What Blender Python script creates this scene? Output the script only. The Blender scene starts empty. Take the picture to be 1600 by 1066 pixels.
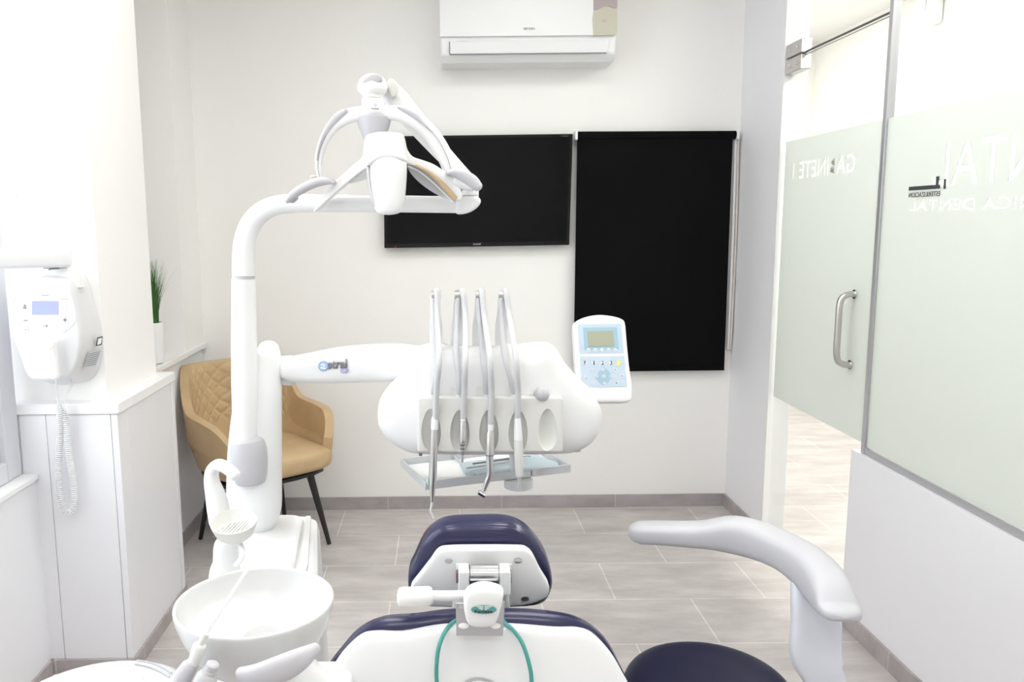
import bpy, bmesh, math, random
from mathutils import Vector as V, Matrix
random.seed(7)
sc = bpy.context.scene
COL = sc.collection
pi = math.pi
# ------------------------------------------------------------------ camera
FPX, CX, CY = 1277.0, 690.0, 533.0
TH, RO, H = math.radians(8.29), 0.0098, 1.5
fwd = V((0, math.cos(TH), -math.sin(TH)))
r0 = V((1, 0, 0)); u0 = V((0, math.sin(TH), math.cos(TH)))
rgt = r0*math.cos(RO) - u0*math.sin(RO)
upv = u0*math.cos(RO) + r0*math.sin(RO)
EYE = V((0, 0, H))
cam_d = bpy.data.cameras.new('camera'); cam = bpy.data.objects.new('camera', cam_d); COL.objects.link(cam)
cam_d.sensor_width = 36; cam_d.lens = FPX/1600*36; cam_d.shift_x = (800-CX)/1600; cam_d.clip_start = .05
M = Matrix.Identity(4)
for i, a in enumerate((rgt, upv, -fwd)):
    for j in range(3): M[j][i] = a[j]
M.translation = EYE
cam.matrix_world = M
sc.camera = cam
def ray(u, v): return (fwd + rgt*((u-CX)/FPX) - upv*((v-CY)/FPX))
def aY(u, v, y): d = ray(u, v); return EYE + d*(y/d.y)
def aZ(u, v, z): d = ray(u, v); return EYE + d*((z-H)/d.z)
def aX(u, v, x): d = ray(u, v); return EYE + d*(x/d.x)
def zc(p): return (p-EYE).dot(fwd)
def px(n, p): return n*zc(p)/FPX          # n pixels as metres at point p
class Plane:
    def __init__(s, p0, n): s.p = V(p0); s.n = V(n).normalized()
    def __call__(s, u, v, off=0):
        d = ray(u, v); p0 = s.p + s.n*off
        return EYE + d*((p0-EYE).dot(s.n)/d.dot(s.n))
# ------------------------------------------------------------------ materials
def mat(name, col, rough=.5, metal=0, noise=0, scale=8, bump=0, coat=0, emis=None, es=0, spec=.5, alpha=None):
    m = bpy.data.materials.new(name); m.use_nodes = True
    nt = m.node_tree; b = nt.nodes['Principled BSDF']
    b.inputs['Base Color'].default_value = (*col, 1); b.inputs['Roughness'].default_value = rough
    b.inputs['Metallic'].default_value = metal; b.inputs['Specular IOR Level'].default_value = spec
    if coat: b.inputs['Coat Weight'].default_value = coat; b.inputs['Coat Roughness'].default_value = .08
    if emis: b.inputs['Emission Color'].default_value = (*emis, 1); b.inputs['Emission Strength'].default_value = es
    if alpha is not None: b.inputs['Alpha'].default_value = alpha
    tc = nt.nodes.new('ShaderNodeTexCoord'); n = nt.nodes.new('ShaderNodeTexNoise')
    n.inputs['Scale'].default_value = scale; n.inputs['Detail'].default_value = 4
    nt.links.new(tc.outputs['Object'], n.inputs['Vector'])
    mx = nt.nodes.new('ShaderNodeMix'); mx.data_type = 'RGBA'
    k = max(noise, .01)
    mx.inputs[6].default_value = (*[c*(1-k) for c in col], 1); mx.inputs[7].default_value = (*[min(1, c*(1+k)) for c in col], 1)
    nt.links.new(n.outputs['Fac'], mx.inputs[0]); nt.links.new(mx.outputs[2], b.inputs['Base Color'])
    if bump:
        bp = nt.nodes.new('ShaderNodeBump'); bp.inputs['Strength'].default_value = bump; bp.inputs['Distance'].default_value = .01
        nt.links.new(n.outputs['Fac'], bp.inputs['Height']); nt.links.new(bp.outputs['Normal'], b.inputs['Normal'])
    return m
WHITE = mat('white_plastic', (.80, .80, .805), .32)
BOWLW = mat('bowl_white', (.62, .62, .62), .25)
WALLR = mat('wall_paint_cool', (.85, .85, .88), .6)
WARMW = mat('warm_white_plastic', (.70, .695, .67), .4)
GREYP = mat('pale_grey_plastic', (.50, .49, .515), .4)
HOSE = mat('hose_grey', (.58, .58, .595), .45)
ARMP = mat('armrest_plastic', (.54, .535, .565), .45)
WALL = mat('wall_paint', (.89, .88, .86), .7, noise=.01, scale=3)
WALLC = mat('wall_paint_corridor', (.84, .835, .79), .7)
PANEL = mat('wainscot_panel', (.80, .80, .83), .3)
TRIM = mat('white_trim', (.84, .84, .84), .4)
CEIL = mat('ceiling_paint', (.85, .85, .84), .8)
NAVY = mat('navy_vinyl', (.016, .016, .062), .27, coat=.15, noise=.1, scale=20)
NAVY2 = mat('dark_navy_vinyl', (.0035, .004, .024), .42, spec=.2)
TAN = mat('tan_leather', (.54, .385, .215), .55, noise=.2, scale=9, bump=.05)
BLK = mat('black_metal', (.012, .012, .012), .4)
FABB = mat('blind_fabric', (.003, .003, .0035), .9, noise=.2, scale=60, spec=.12)
TVB = mat('tv_bezel', (.005, .005, .006), .15, spec=.3)
TVS = mat('tv_screen', (.002, .002, .003), .12, spec=.16)
STEEL = mat('brushed_steel', (.62, .60, .58), .3, 1)
CHROME = mat('chrome', (.75, .75, .76), .15, 1)
ALU = mat('aluminium', (.50, .50, .52), .4, .6)
TEAL = mat('teal_rubber', (.06, .29, .26), .45)
TEALF = mat('teal_label', (.10, .33, .32), .4)
DARKT = mat('dark_print', (.05, .05, .06), .5)
GREYT = mat('grey_print', (.22, .22, .25), .5)
BLUET = mat('blue_print', (.22, .38, .70), .5)
LILAC = mat('lilac_print', (.36, .36, .62), .5)
PALEB = mat('pale_blue_membrane', (.48, .58, .68), .35)
MIDB = mat('blue_membrane', (.30, .46, .56), .35)
LCD = mat('lcd_olive', (.34, .35, .26), .25)
LCDB = mat('lcd_blue', (.24, .26, .55), .3, emis=(.35, .38, .75), es=.25)
YEL = mat('yellow_print', (.85, .68, .12), .5)
ORG = mat('orange_print', (.75, .40, .28), .5)
RED = mat('red_lamp', (.6, .03, .02), .4)
GOLD = mat('amber_lens', (.46, .33, .19), .35)
GRASS = mat('grass_green', (.05, .16, .03), .5, noise=.5, scale=30)
TRAYM = mat('tray_enamel', (.86, .86, .86), .35)
TRAYE = mat('tray_edge', (.66, .67, .69), .35, .2)
GOLDW = mat('beige_flower_print', (.40, .33, .34), .4)
BEIGE = mat('beige_gold_panel', (.52, .50, .40), .35)
def tile_mat(name, tw, th_, c1, c2, mortar, offx=0, offy=0):
    m = bpy.data.materials.new(name); m.use_nodes = True; nt = m.node_tree; b = nt.nodes['Principled BSDF']
    tc = nt.nodes.new('ShaderNodeTexCoord'); mp = nt.nodes.new('ShaderNodeMapping')
    mp.inputs['Location'].default_value = (offx, offy, 0)
    nt.links.new(tc.outputs['Object'], mp.inputs['Vector'])
    br = nt.nodes.new('ShaderNodeTexBrick'); br.offset = .5; br.squash = 1
    br.inputs['Scale'].default_value = 1; br.inputs['Brick Width'].default_value = tw; br.inputs['Row Height'].default_value = th_
    br.inputs['Mortar Size'].default_value = .0022; br.inputs['Mortar Smooth'].default_value = .1; br.inputs['Bias'].default_value = 0
    br.inputs['Color1'].default_value = (*c1, 1); br.inputs['Color2'].default_value = (*c2, 1); br.inputs['Mortar'].default_value = (*mortar, 1)
    nt.links.new(mp.outputs[0], br.inputs['Vector'])
    mp2 = nt.nodes.new('ShaderNodeMapping'); mp2.inputs['Scale'].default_value = (1.6, 5, 3)
    nt.links.new(tc.outputs['Object'], mp2.inputs['Vector'])
    n = nt.nodes.new('ShaderNodeTexNoise'); n.inputs['Scale'].default_value = 2.2; n.inputs['Detail'].default_value = 8; n.inputs['Roughness'].default_value = .62
    nt.links.new(mp2.outputs[0], n.inputs['Vector'])
    cr = nt.nodes.new('ShaderNodeValToRGB'); cr.color_ramp.elements[0].position = .33; cr.color_ramp.elements[0].color = (.80, .78, .78, 1)
    cr.color_ramp.elements[1].position = .68; cr.color_ramp.elements[1].color = (1.12, 1.11, 1.1, 1)
    nt.links.new(n.outputs['Fac'], cr.inputs[0])
    mx = nt.nodes.new('ShaderNodeMix'); mx.data_type = 'RGBA'; mx.blend_type = 'MULTIPLY'; mx.inputs[0].default_value = 1
    nt.links.new(br.outputs['Color'], mx.inputs[6]); nt.links.new(cr.outputs[0], mx.inputs[7]); nt.links.new(mx.outputs[2], b.inputs['Base Color'])
    b.inputs['Roughness'].default_value = .45
    return m
TILE = tile_mat('floor_tile', .60, .349, (.545, .515, .505), (.585, .555, .54), (.80, .77, .74), .365, .116)
SKIRT = tile_mat('skirting_tile', .60, .4, (.40, .37, .375), (.43, .40, .405), (.6, .57, .56), .13, .2)
def glass_mat():
    m = bpy.data.materials.new('clear_glass'); m.use_nodes = True; nt = m.node_tree; nt.nodes.clear()
    o = nt.nodes.new('ShaderNodeOutputMaterial'); t = nt.nodes.new('ShaderNodeBsdfTransparent'); g = nt.nodes.new('ShaderNodeBsdfGlossy')
    t.inputs[0].default_value = (.975, .985, .98, 1); g.inputs['Roughness'].default_value = .02
    f = nt.nodes.new('ShaderNodeLayerWeight'); f.inputs[0].default_value = .5; pw = nt.nodes.new('ShaderNodeMath'); pw.operation = 'POWER'; pw.inputs[1].default_value = 5
    ad = nt.nodes.new('ShaderNodeMath'); ad.operation = 'MULTIPLY_ADD'; ad.inputs[1].default_value = .5; ad.inputs[2].default_value = .02; mx = nt.nodes.new('ShaderNodeMixShader')
    nt.links.new(f.outputs['Facing'], pw.inputs[0]); nt.links.new(pw.outputs[0], ad.inputs[0]); nt.links.new(ad.outputs[0], mx.inputs[0]); nt.links.new(t.outputs[0], mx.inputs[1]); nt.links.new(g.outputs[0], mx.inputs[2]); nt.links.new(mx.outputs[0], o.inputs[0])
    return m
def film_mat(name, col, tcol, tr, fac):
    m = bpy.data.materials.new(name); m.use_nodes = True; nt = m.node_tree; nt.nodes.clear()
    o = nt.nodes.new('ShaderNodeOutputMaterial'); d = nt.nodes.new('ShaderNodeBsdfDiffuse'); t = nt.nodes.new('ShaderNodeBsdfTranslucent'); p = nt.nodes.new('ShaderNodeBsdfTransparent')
    d.inputs[0].default_value = (*col, 1); t.inputs[0].default_value = (*tcol, 1)
    a = nt.nodes.new('ShaderNodeMixShader'); a.inputs[0].default_value = fac; c = nt.nodes.new('ShaderNodeMixShader'); c.inputs[0].default_value = tr
    nt.links.new(d.outputs[0], a.inputs[1]); nt.links.new(t.outputs[0], a.inputs[2]); nt.links.new(a.outputs[0], c.inputs[1]); nt.links.new(p.outputs[0], c.inputs[2]); nt.links.new(c.outputs[0], o.inputs[0])
    return m
GLASS = glass_mat()
FROST = film_mat('frosted_film', (.76, .785, .765), (.78, .81, .785), .08, .5)
POUCH = film_mat('pouch_film', (.66, .74, .78), (.7, .8, .84), .3, .3)
LENS = film_mat('clear_lens', (.75, .75, .78), (.8, .8, .82), .55, .4)
CUTOUT = mat('pale_lettering', (.90, .91, .90), .6)
CLEARP = film_mat('clear_tube', (.85, .87, .87), (.9, .9, .9), .35, .3)
FILL_LED = mat('added_led_panel', (1, 1, 1), .5, emis=(1, .985, .96), es=8.2)  # glow of the added room panels
FILL_LED2 = mat('added_corridor_led_panel', (1, 1, 1), .5, emis=(1, .975, .93), es=11)  # stronger glow of the added corridor panels
# ------------------------------------------------------------------ object helpers
OFF = {}
def top(o, label=None, cat=None, group=None, kind=None):
    if label: o['label'] = label
    if cat: o['category'] = cat
    if group: o['group'] = group
    if kind: o['kind'] = kind
    return o
def thing(name, loc, label, cat, group=None):
    o = bpy.data.objects.new(name, None); COL.objects.link(o); o.location = loc; o.empty_display_size = .05
    OFF[o] = V(loc); return top(o, label, cat, group)
def obj(name, bm, m, parent=None, smooth=True, bevel=0, sub=0, angle=35, label=None, segs=2):
    if parent is not None: off = OFF[parent]
    else:
        vs = [v.co for v in bm.verts]
        off = V(((min(v.x for v in vs)+max(v.x for v in vs))/2, (min(v.y for v in vs)+max(v.y for v in vs))/2, min(v.z for v in vs)))
    bmesh.ops.recalc_face_normals(bm, faces=bm.faces)
    bmesh.ops.translate(bm, vec=-off, verts=bm.verts)
    me = bpy.data.meshes.new(name); bm.to_mesh(me); bm.free()
    o = bpy.data.objects.new(name, me); COL.objects.link(o); me.materials.append(m)
    if smooth:
        me.shade_smooth()
        try: me.set_sharp_from_angle(angle=math.radians(angle))
        except Exception: pass
    if bevel:
        b = o.modifiers.new('bevel', 'BEVEL'); b.width = bevel; b.segments = segs; b.limit_method = 'ANGLE'; b.angle_limit = math.radians(40); b.harden_normals = False
        me.shade_smooth()
    if sub:
        s = o.modifiers.new('sub', 'SUBSURF'); s.levels = sub; s.render_levels = sub
    if parent is not None: o.parent = parent
    else: o.location = off
    OFF[o] = off
    if label: o['label'] = label
    return o
def S(name, bm, m, **k):
    o = obj(name, bm, m, **k); o['kind'] = 'structure'; return o
def NB(): return bmesh.new()
def box(bm, x0, x1, y0, y1, z0, z1):
    vs = [bm.verts.new((x, y, z)) for x in (x0, x1) for y in (y0, y1) for z in (z0, z1)]
    for f in ((0, 1, 3, 2), (4, 6, 7, 5), (0, 4, 5, 1), (2, 3, 7, 6), (0, 2, 6, 4), (1, 5, 7, 3)): bm.faces.new([vs[i] for i in f])
    return bm
def obox(bm, c, ax, ay, az):          # oriented box: centre and three half vectors
    c = V(c); vs = [bm.verts.new(c + ax*i + ay*j + az*k) for i in (-1, 1) for j in (-1, 1) for k in (-1, 1)]
    for f in ((0, 1, 3, 2), (4, 6, 7, 5), (0, 4, 5, 1), (2, 3, 7, 6), (0, 2, 6, 4), (1, 5, 7, 3)): bm.faces.new([vs[i] for i in f])
    return bm
def rings(bm, R, closed_ends=True, loop=False):
    vr = [[bm.verts.new(p) for p in r] for r in R]; n = len(R[0])
    prs = list(zip(vr[:-1], vr[1:])) + ([(vr[-1], vr[0])] if loop else [])
    for a, b in prs:
        for i in range(n): bm.faces.new((a[i], a[(i+1) % n], b[(i+1) % n], b[i]))
    if closed_ends and not loop:
        bm.faces.new(vr[0][::-1]); bm.faces.new(vr[-1])
    return bm
def cr(pts, k=6, closed=False):        # catmull-rom through points (tuples of any length)
    n = len(pts); out = []; P = [V(p) if len(p) <= 4 else p for p in pts]
    rng = range(n) if closed else range(n-1)
    for i in rng:
        g = (lambda j: P[j % n]) if closed else (lambda j: P[max(0, min(n-1, j))])
        a, b, c, d = g(i-1), g(i), g(i+1), g(i+2)
        for s in range(k):
            t = s/k
            out.append(tuple(.5*((2*b[q]) + (-a[q]+c[q])*t + (2*a[q]-5*b[q]+4*c[q]-d[q])*t*t + (-a[q]+3*b[q]-3*c[q]+d[q])*t**3) for q in range(len(b))))
    if not closed: out.append(tuple(P[-1]))
    return out
def sec(c, a, b, ra, rb, n=20, e=1.0):
    out = []
    for i in range(n):
        t = 2*pi*i/n; co, si = math.cos(t), math.sin(t)
        out.append(c + a*(ra*math.copysign(abs(co)**e, co)) + b*(rb*math.copysign(abs(si)**e, si)))
    return out
def loft(bm, path, hint=(0, 1, 0), n=20, e=1.0, cap=.6, k=6, smooth=True):
    """path: (point, r_side, r_hint); r_side lies across the hint direction, r_hint along it"""
    raw = [(*V(p), ra, rb) for p, ra, rb in path]
    Q = crN(raw, k) if smooth and len(raw) > 2 else raw
    pts = [V(q[:3]) for q in Q]; hint = V(hint).normalized(); R = []; N = len(pts)
    pa = None
    for i in range(N):
        t = (pts[min(i+1, N-1)] - pts[max(i-1, 0)]).normalized()
        a = t.cross(hint)
        if a.length < .05: a = pa if pa else t.orthogonal()
        a.normalize(); b = a.cross(t).normalized(); pa = a
        R.append((pts[i], a, b, Q[i][3], Q[i][4], t))
    out = []
    if cap:
        p, a, b, ra, rb, t = R[0]
        for f in (1.0, .8, .45): out.append(sec(p - t*(min(ra, rb)*cap*math.sin(math.acos(1-f) if f < 1 else pi/2)*1.0), a, b, ra*(1-f)*1.0+ra*.02 if f == 1 else ra*math.cos(math.asin(f)), rb*(1-f)+rb*.02 if f == 1 else rb*math.cos(math.asin(f)), n, e))
        # order: tip first
        m_ = min(ra, rb)*cap
        out = [sec(p - t*(m_*f), a, b, max(ra*.03, ra*math.sqrt(max(0, 1-f*f))), max(rb*.03, rb*math.sqrt(max(0, 1-f*f))), n, e) for f in (1.0, .92, .75, .45)]
    for p, a, b, ra, rb, t in R: out.append(sec(p, a, b, ra, rb, n, e))
    if cap:
        p, a, b, ra, rb, t = R[-1]; m_ = min(ra, rb)*cap
        out += [sec(p + t*(m_*f), a, b, max(ra*.03, ra*math.sqrt(max(0, 1-f*f))), max(rb*.03, rb*math.sqrt(max(0, 1-f*f))), n, e) for f in (.45, .75, .92, 1.0)]
    return rings(bm, out)
def crN(P, k):
    n = len(P); out = []
    for i in range(n-1):
        g = lambda j: P[max(0, min(n-1, j))]
        a, b, c, d = g(i-1), g(i), g(i+1), g(i+2)
        for s in range(k):
            t = s/k
            out.append(tuple(.5*((2*b[q]) + (-a[q]+c[q])*t + (2*a[q]-5*b[q]+4*c[q]-d[q])*t*t + (-a[q]+3*b[q]-3*c[q]+d[q])*t**3) for q in range(len(b))))
    out.append(tuple(P[-1])); return out
def tube(bm, pts, r, n=12, k=6, cap=.5, smooth=True):
    return loft(bm, [(p, (r if not isinstance(r, (list, tuple)) else r[i]), (r if not isinstance(r, (list, tuple)) else r[i])) for i, p in enumerate(pts)], (.13, .97, .2), n, 1, cap, k, smooth)
def cyl(bm, p, q, r, r2=None, n=24):
    p, q = V(p), V(q); t = (q-p).normalized(); a = t.orthogonal().normalized(); b = t.cross(a)
    return rings(bm, [sec(p, a, b, r, r, n), sec(q, a, b, r2 if r2 is not None else r, r2 if r2 is not None else r, n)])
def lathe(bm, prof, c, axis=(0, 0, 1), n=40, sx=1, sy=1, closed=True):
    c = V(c); t = V(axis).normalized(); a = V((1, 0, 0)) if abs(t.x) < .9 else V((0, 1, 0))
    b = t.cross(a).normalized(); a = b.cross(t).normalized()
    return rings(bm, [sec(c + t*z, a, b, max(r, 1e-4)*sx, max(r, 1e-4)*sy, n) for r, z in prof], closed)
def pillow(bm, out, n, fb, bb, e=.6, m=8, c=None):
    """inflated outline: out = 3-D outline points, n = direction to the viewer, fb/bb front and back bulge"""
    n = V(n).normalized(); c = V(c) if c else sum((V(p) for p in out), V())/len(out); R = []
    for i in range(-m, m+1):
        ph = (i/m)*pi/2; s = max(abs(math.cos(ph)), 1e-9)**e; d = math.copysign(abs(math.sin(ph))**e, ph)
        if i in (-m, m): s = .02
        R.append([c + (V(p)-c)*s + n*(d*(fb if i > 0 else bb)) for p in out])
    return rings(bm, R)
def extrude(bm, out, n, t):             # prism from outline, extending by t along n
    n = V(n).normalized()*t
    return rings(bm, [[V(p) for p in out], [V(p)+n for p in out]])
def smo(P, k=6): return cr(P, k, True)
def rrect(x0, y0, x1, y1, r, k=5):
    o = []
    for cx_, cy_, a in ((x1-r, y0+r, -90), (x1-r, y1-r, 0), (x0+r, y1-r, 90), (x0+r, y0+r, 180)):
        for i in range(k+1):
            t = math.radians(a + 90*i/k); o.append((cx_ + r*math.cos(t), cy_ + r*math.sin(t)))
    return o
def ellip(cx_, cy_, a, b, n=32, rot=0):
    o = []
    for i in range(n):
        t = 2*pi*i/n; x, y = a*math.cos(t), b*math.sin(t); o.append((cx_+x*math.cos(rot)-y*math.sin(rot), cy_+x*math.sin(rot)+y*math.cos(rot)))
    return o
def text(name, s, p0, p1, up, m, parent=None, depth=.0006, bold=False, outw=None, font_off=0, label=None, ret=False):
    """text fitted so its baseline runs p0 -> p1; up = vector giving its cap height"""
    cu = bpy.data.curves.new('t', 'FONT'); cu.body = s; cu.size = 1; cu.offset = font_off; cu.resolution_u = 3
    to = bpy.data.objects.new('t', cu); COL.objects.link(to); bpy.context.view_layer.update()
    me = to.to_mesh(); bm = bmesh.new(); bm.from_mesh(me); to.to_mesh_clear(); bpy.data.objects.remove(to)
    xs = [v.co.x for v in bm.verts]; ys = [v.co.y for v in bm.verts]; x0, x1, y0, y1 = min(xs), max(xs), min(ys), max(ys)
    p0, p1, up = V(p0), V(p1), V(up); n = (p1-p0).cross(up).normalized()
    bmesh.ops.dissolve_limit(bm, angle_limit=.01, verts=bm.verts, edges=bm.edges)
    for v in bm.verts:
        a = (v.co.x-x0)/(x1-x0); b = (v.co.y-y0)/(y1-y0); v.co = p0 + (p1-p0)*a + up*b
    r = bmesh.ops.extrude_face_region(bm, geom=list(bm.faces)); bmesh.ops.translate(bm, vec=n*depth, verts=[g for g in r['geom'] if isinstance(g, bmesh.types.BMVert)])
    if ret: return bm
    return obj(name, bm, m, parent, smooth=False, label=label)
def ptext(name, s, pl, x0, y0, x1, y1, m, parent, off=.001, slope=0, **k):   # text in a pixel box on a plane
    a = pl(x0, y1, off); b = pl(x1, y1+slope, off); c = pl(x0, y0, off)
    return text(name, s, a, b, c-a, m, parent, **k)
def boolean(o, cut_bm):
    me = bpy.data.meshes.new('c'); bmesh.ops.recalc_face_normals(cut_bm, faces=cut_bm.faces); cut_bm.to_mesh(me); cut_bm.free()
    c = bpy.data.objects.new('c', me); COL.objects.link(c)
    md = o.modifiers.new('b', 'BOOLEAN'); md.operation = 'DIFFERENCE'; md.object = c; md.solver = 'EXACT'
    bpy.context.view_layer.update()
    ev = o.evaluated_get(bpy.context.evaluated_depsgraph_get()); nm = bpy.data.meshes.new_from_object(ev)
    o.modifiers.clear(); o.data = nm; nm.shade_smooth()
    try: nm.set_sharp_from_angle(angle=math.radians(40))
    except Exception: pass
    bpy.data.objects.remove(c)
def quadlist(bm, pl, boxes, off, t):
    for b in boxes:
        o = rrect(*b[:4], b[4] if len(b) > 4 else .8, 3); extrude(bm, [pl(u, v, off) for u, v in o], pl.n, t)
    return bm

# ================================================================== THE SETTING
BY, LX, AX_, RX, CZ = 4.158, -1.33, -1.22, 1.49, 2.95
S('floor', box(NB(), -1.75, 3.25, -2.2, 7.2, -.05, 0), TILE, smooth=False)
S('ceiling', box(NB(), -1.75, 3.25, -2.2, 7.2, CZ, CZ+.05), CEIL, smooth=False)
S('wall_back', box(NB(), AX_-.4, RX+.11, BY, BY+.1, 0, CZ), WALL, smooth=False)
S('wall_rear', box(NB(), -1.75, 3.25, -2.25, -2.2, 0, CZ), WALL, smooth=False)
S('wall_right', box(NB(), RX, RX+.11, 3.68, 7.1, 0, CZ), WALLR, smooth=False)
S('wall_right_low', box(NB(), RX, RX+.11, -2.2, 2.89, 0, .665), WALLR, smooth=False)
S('wall_far_right', box(NB(), 3.15, 3.25, -2.2, 7.1, 0, CZ), WALLC, smooth=False)
S('wall_far_back', box(NB(), 1.6, 3.15, 7.1, 7.2, 0, CZ), WALLC, smooth=False)
# the left wall: window bay, pillar, alcove with a sill
b = NB(); box(b, -1.75, LX, -2.2, .3, .0, CZ); box(b, -1.75, LX, .3, 2.62, 0, .68); box(b, -1.75, LX-.02, .3, 2.62, 2.7, CZ)
S('wall_left', b, PANEL, smooth=False)
S('wall_left', box(box(NB(), -1.75, -1.10, 2.63, 3.10, .90, CZ), -1.75, -1.362, 2.585, 3.10, 0, .899), WALL, smooth=False)
b = NB(); box(b, -1.75, AX_-.012, 3.10, BY, 0, .872); S('wall_left', b, PANEL, smooth=False)
b = NB(); box(b, -1.75, -1.5, 3.10, BY, .88, CZ); box(b, -1.5, AX_, 3.85, BY, .88, CZ); S('wall_left', b, WALL, smooth=False)
# wainscot boards round the pillar
b = NB(); fy = 2.58
box(b, -1.37, -1.2835, fy, 2.66, .05, .895); box(b, -1.282, -1.0735, fy, 2.66, .05, .895); box(b, -1.072, -1.05, fy, 2.66, .05, .895)
box(b, -1.12, -1.05, 2.66, 3.10, .05, .895); box(b, -1.23, -1.047, 3.103, 3.136, .05, .895)
box(b, -1.36, -1.06, fy+.008, 3.12, .0, .89)
S('trim_1', b, PANEL, bevel=.0015)
b = NB(); box(b, -1.40, -1.042, fy-.008, 2.70, .897, .932); box(b, -1.20, -1.042, 2.70, 3.142, .897, .932); S('trim_2', b, TRIM, bevel=.003)
b = NB(); box(b, -1.5, AX_+.012, 3.137, 3.85, .873, .900); box(b, AX_-.011, AX_+.012, 3.85, BY-.001, .873, .900); S('trim_3', b, TRIM, bevel=.003)
b = NB(); box(b, LX-.13, LX+.012, -2.2, 2.579, .681, .70); S('trim_4', b, TRIM, bevel=.003)
b = NB()
for y in (2.2, 1.3, .4): box(b, LX-.001, LX+.004, y-.05, y+.05, .07, .68)
# skirting
bh = .066
S('baseboard_back', box(NB(), -1.2, RX-.011, BY-.011, BY-.0005, .0, bh), SKIRT, smooth=False)
S('baseboard_right', box(NB(), RX-.011, RX-.0005, 3.69, BY-.0005, 0, bh), SKIRT, smooth=False)
S('baseboard_right_low', box(NB(), RX-.011, RX-.0005, -2.2, 2.885, 0, bh), SKIRT, smooth=False)
S('baseboard_left', box(NB(), LX+.0005, LX+.009, -2.2, 2.571, 0, bh-.015), SKIRT, smooth=False)
S('baseboard_left', box(box(NB(), LX+.01, -1.0425, 2.571, 2.5795, 0, bh-.015), -1.0495, -1.0425, 2.58, 3.144, 0, bh-.015), SKIRT, smooth=False)
S('baseboard_left', box(NB(), AX_-.012, AX_-.002, 3.145, BY-.012, 0, bh-.005), SKIRT, smooth=False)
# window on the left
wf = NB()
for y0, y1 in ((2.49, 2.575), (1.10, 1.16), (.3, .37)): box(wf, LX-.12, LX-.04, y0, y1, .701, 2.70)
[(box(wf, LX-.12, LX-.04, a_, b_, .701, .765), box(wf, LX-.12, LX-.04, a_, b_, 2.63, 2.70)) for a_, b_ in ((.3705, 1.0995), (1.1605, 2.4895))]
for y0, y1 in ((2.44, 2.488), (1.162, 1.21)): box(wf, LX-.10, LX-.06, y0, y1, .767, 2.62)
box(wf, LX-.10, LX-.06, 1.21, 2.44, .767, .81)
w = S('window_1', wf, mat('window_frame_pvc', (.66, .66, .70), .35), bevel=.003)
obj('window_pane', box(NB(), LX-.083, LX-.078, .37, 2.49, .765, 2.63), GLASS, w, smooth=False)

# ---------------- glass partition and door on the right
GX = 1.515; PY = 2.835
b = NB(); box(b, GX-.004, GX+.004, -2.19, PY-.012, .685, CZ-.02)
p1 = S('window_2', b, GLASS, smooth=False)
obj('window_rail', box(box(NB(), GX-.012, GX+.012, -2.19, PY-.005, .6655, .69), GX-.012, GX+.012, -2.19, PY-.02, CZ-.03, CZ-.001), ALU, p1, bevel=.001)
obj('window_post', box(NB(), GX-.014, GX+.014, PY-.012, PY+.012, .666, CZ-.001), ALU, p1, bevel=.002)
wfilm = obj('window_film', box(NB(), GX-.0065, GX-.0045, -2.19, PY-.013, .692, 1.83), FROST, p1, smooth=False)
# door frame, transom, door leaf
S('trim_5', box(box(NB(), RX-.002, GX+.07, 3.655, 3.679, 0, CZ-.001), RX+.045, RX+.11, 2.891, 2.90, 0, .66), TRIM, bevel=.002)
b = NB(); box(b, GX-.004, GX+.004, PY+.014, 3.653, 2.183, CZ-.02)
tr = S('window_3', b, GLASS, smooth=False)
obj('window_edge', box(box(NB(), GX-.005, GX+.005, PY+.014, 3.64, 2.178, 2.1825), GX-.005, GX+.005, PY+.0135, PY+.019, 2.183, CZ-.02), DARKT, tr, smooth=False)
d = S('door_1', box(NB(), GX-.004, GX+.004, PY+.018, 3.645, .012, 2.168), GLASS, smooth=False)
dfilm = obj('door_film', box(NB(), GX-.0065, GX-.0045, PY+.018, 3.645, .70, 1.83), FROST, d, smooth=False)
obj('door_edge', box(NB(), GX-.0045, GX+.0045, PY+.03, 3.60, 2.1685, 2.1695), GREYT, d, smooth=False)
hz = [(2.178, 2.235), (2.112, 2.172)]
for z0, z1 in hz:
    hb = obj('hinge', box(NB(), GX-.022, GX+.022, 3.50, 3.652, z0, z1), STEEL, d, bevel=.003)
    for yy in (3.54, 3.61):
        obj('screw', cyl(NB(), (GX-.0225, yy, (z0+z1)/2), (GX-.025, yy, (z0+z1)/2), .007), CHROME, hb)
hp = [V((GX-.008, 2.965, 1.225)), V((GX-.03, 2.965, 1.225)), V((GX-.055, 2.965, 1.212)), V((GX-.063, 2.965, 1.18)), V((GX-.063, 2.965, 1.10)), V((GX-.063, 2.965, 1.01)), V((GX-.055, 2.965, .978)), V((GX-.03, 2.965, .965)), V((GX-.008, 2.965, .965))]
hd = obj('door_handle', tube(NB(), hp, .0115, 16), STEEL, d)
for z in (1.225, .965): obj('handle_rosette', cyl(NB(), (GX-.0075, 2.965, z), (GX-.013, 2.965, z), .017), CHROME, hd)
obj('handle_rear', tube(NB(), [V((2*GX-p.x, p.y, p.z)) for p in hp], .0115, 16), STEEL, d)
def gt(name, s, ya, yb, z0, z1, m, par, fo=0): return text(name, s, (GX-.009, ya, z0), (GX-.009, yb, z0), (0, 0, z1-z0), m, par, font_off=fo)
def cutl(film, s, ya, yb, z0, z1, fo=0):
    boolean(film, text('c', s, (GX-.0095, ya, z0), (GX-.0095, yb, z0), (0, 0, z1-z0), None, None, font_off=fo, depth=.0075, ret=True))
cutl(dfilm, 'GABINETE 1', 3.03, 3.56, 1.665, 1.735, .012)
cutl(wfilm, 'DENTAL', 1.86, 2.545, 1.593, 1.718)
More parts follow.
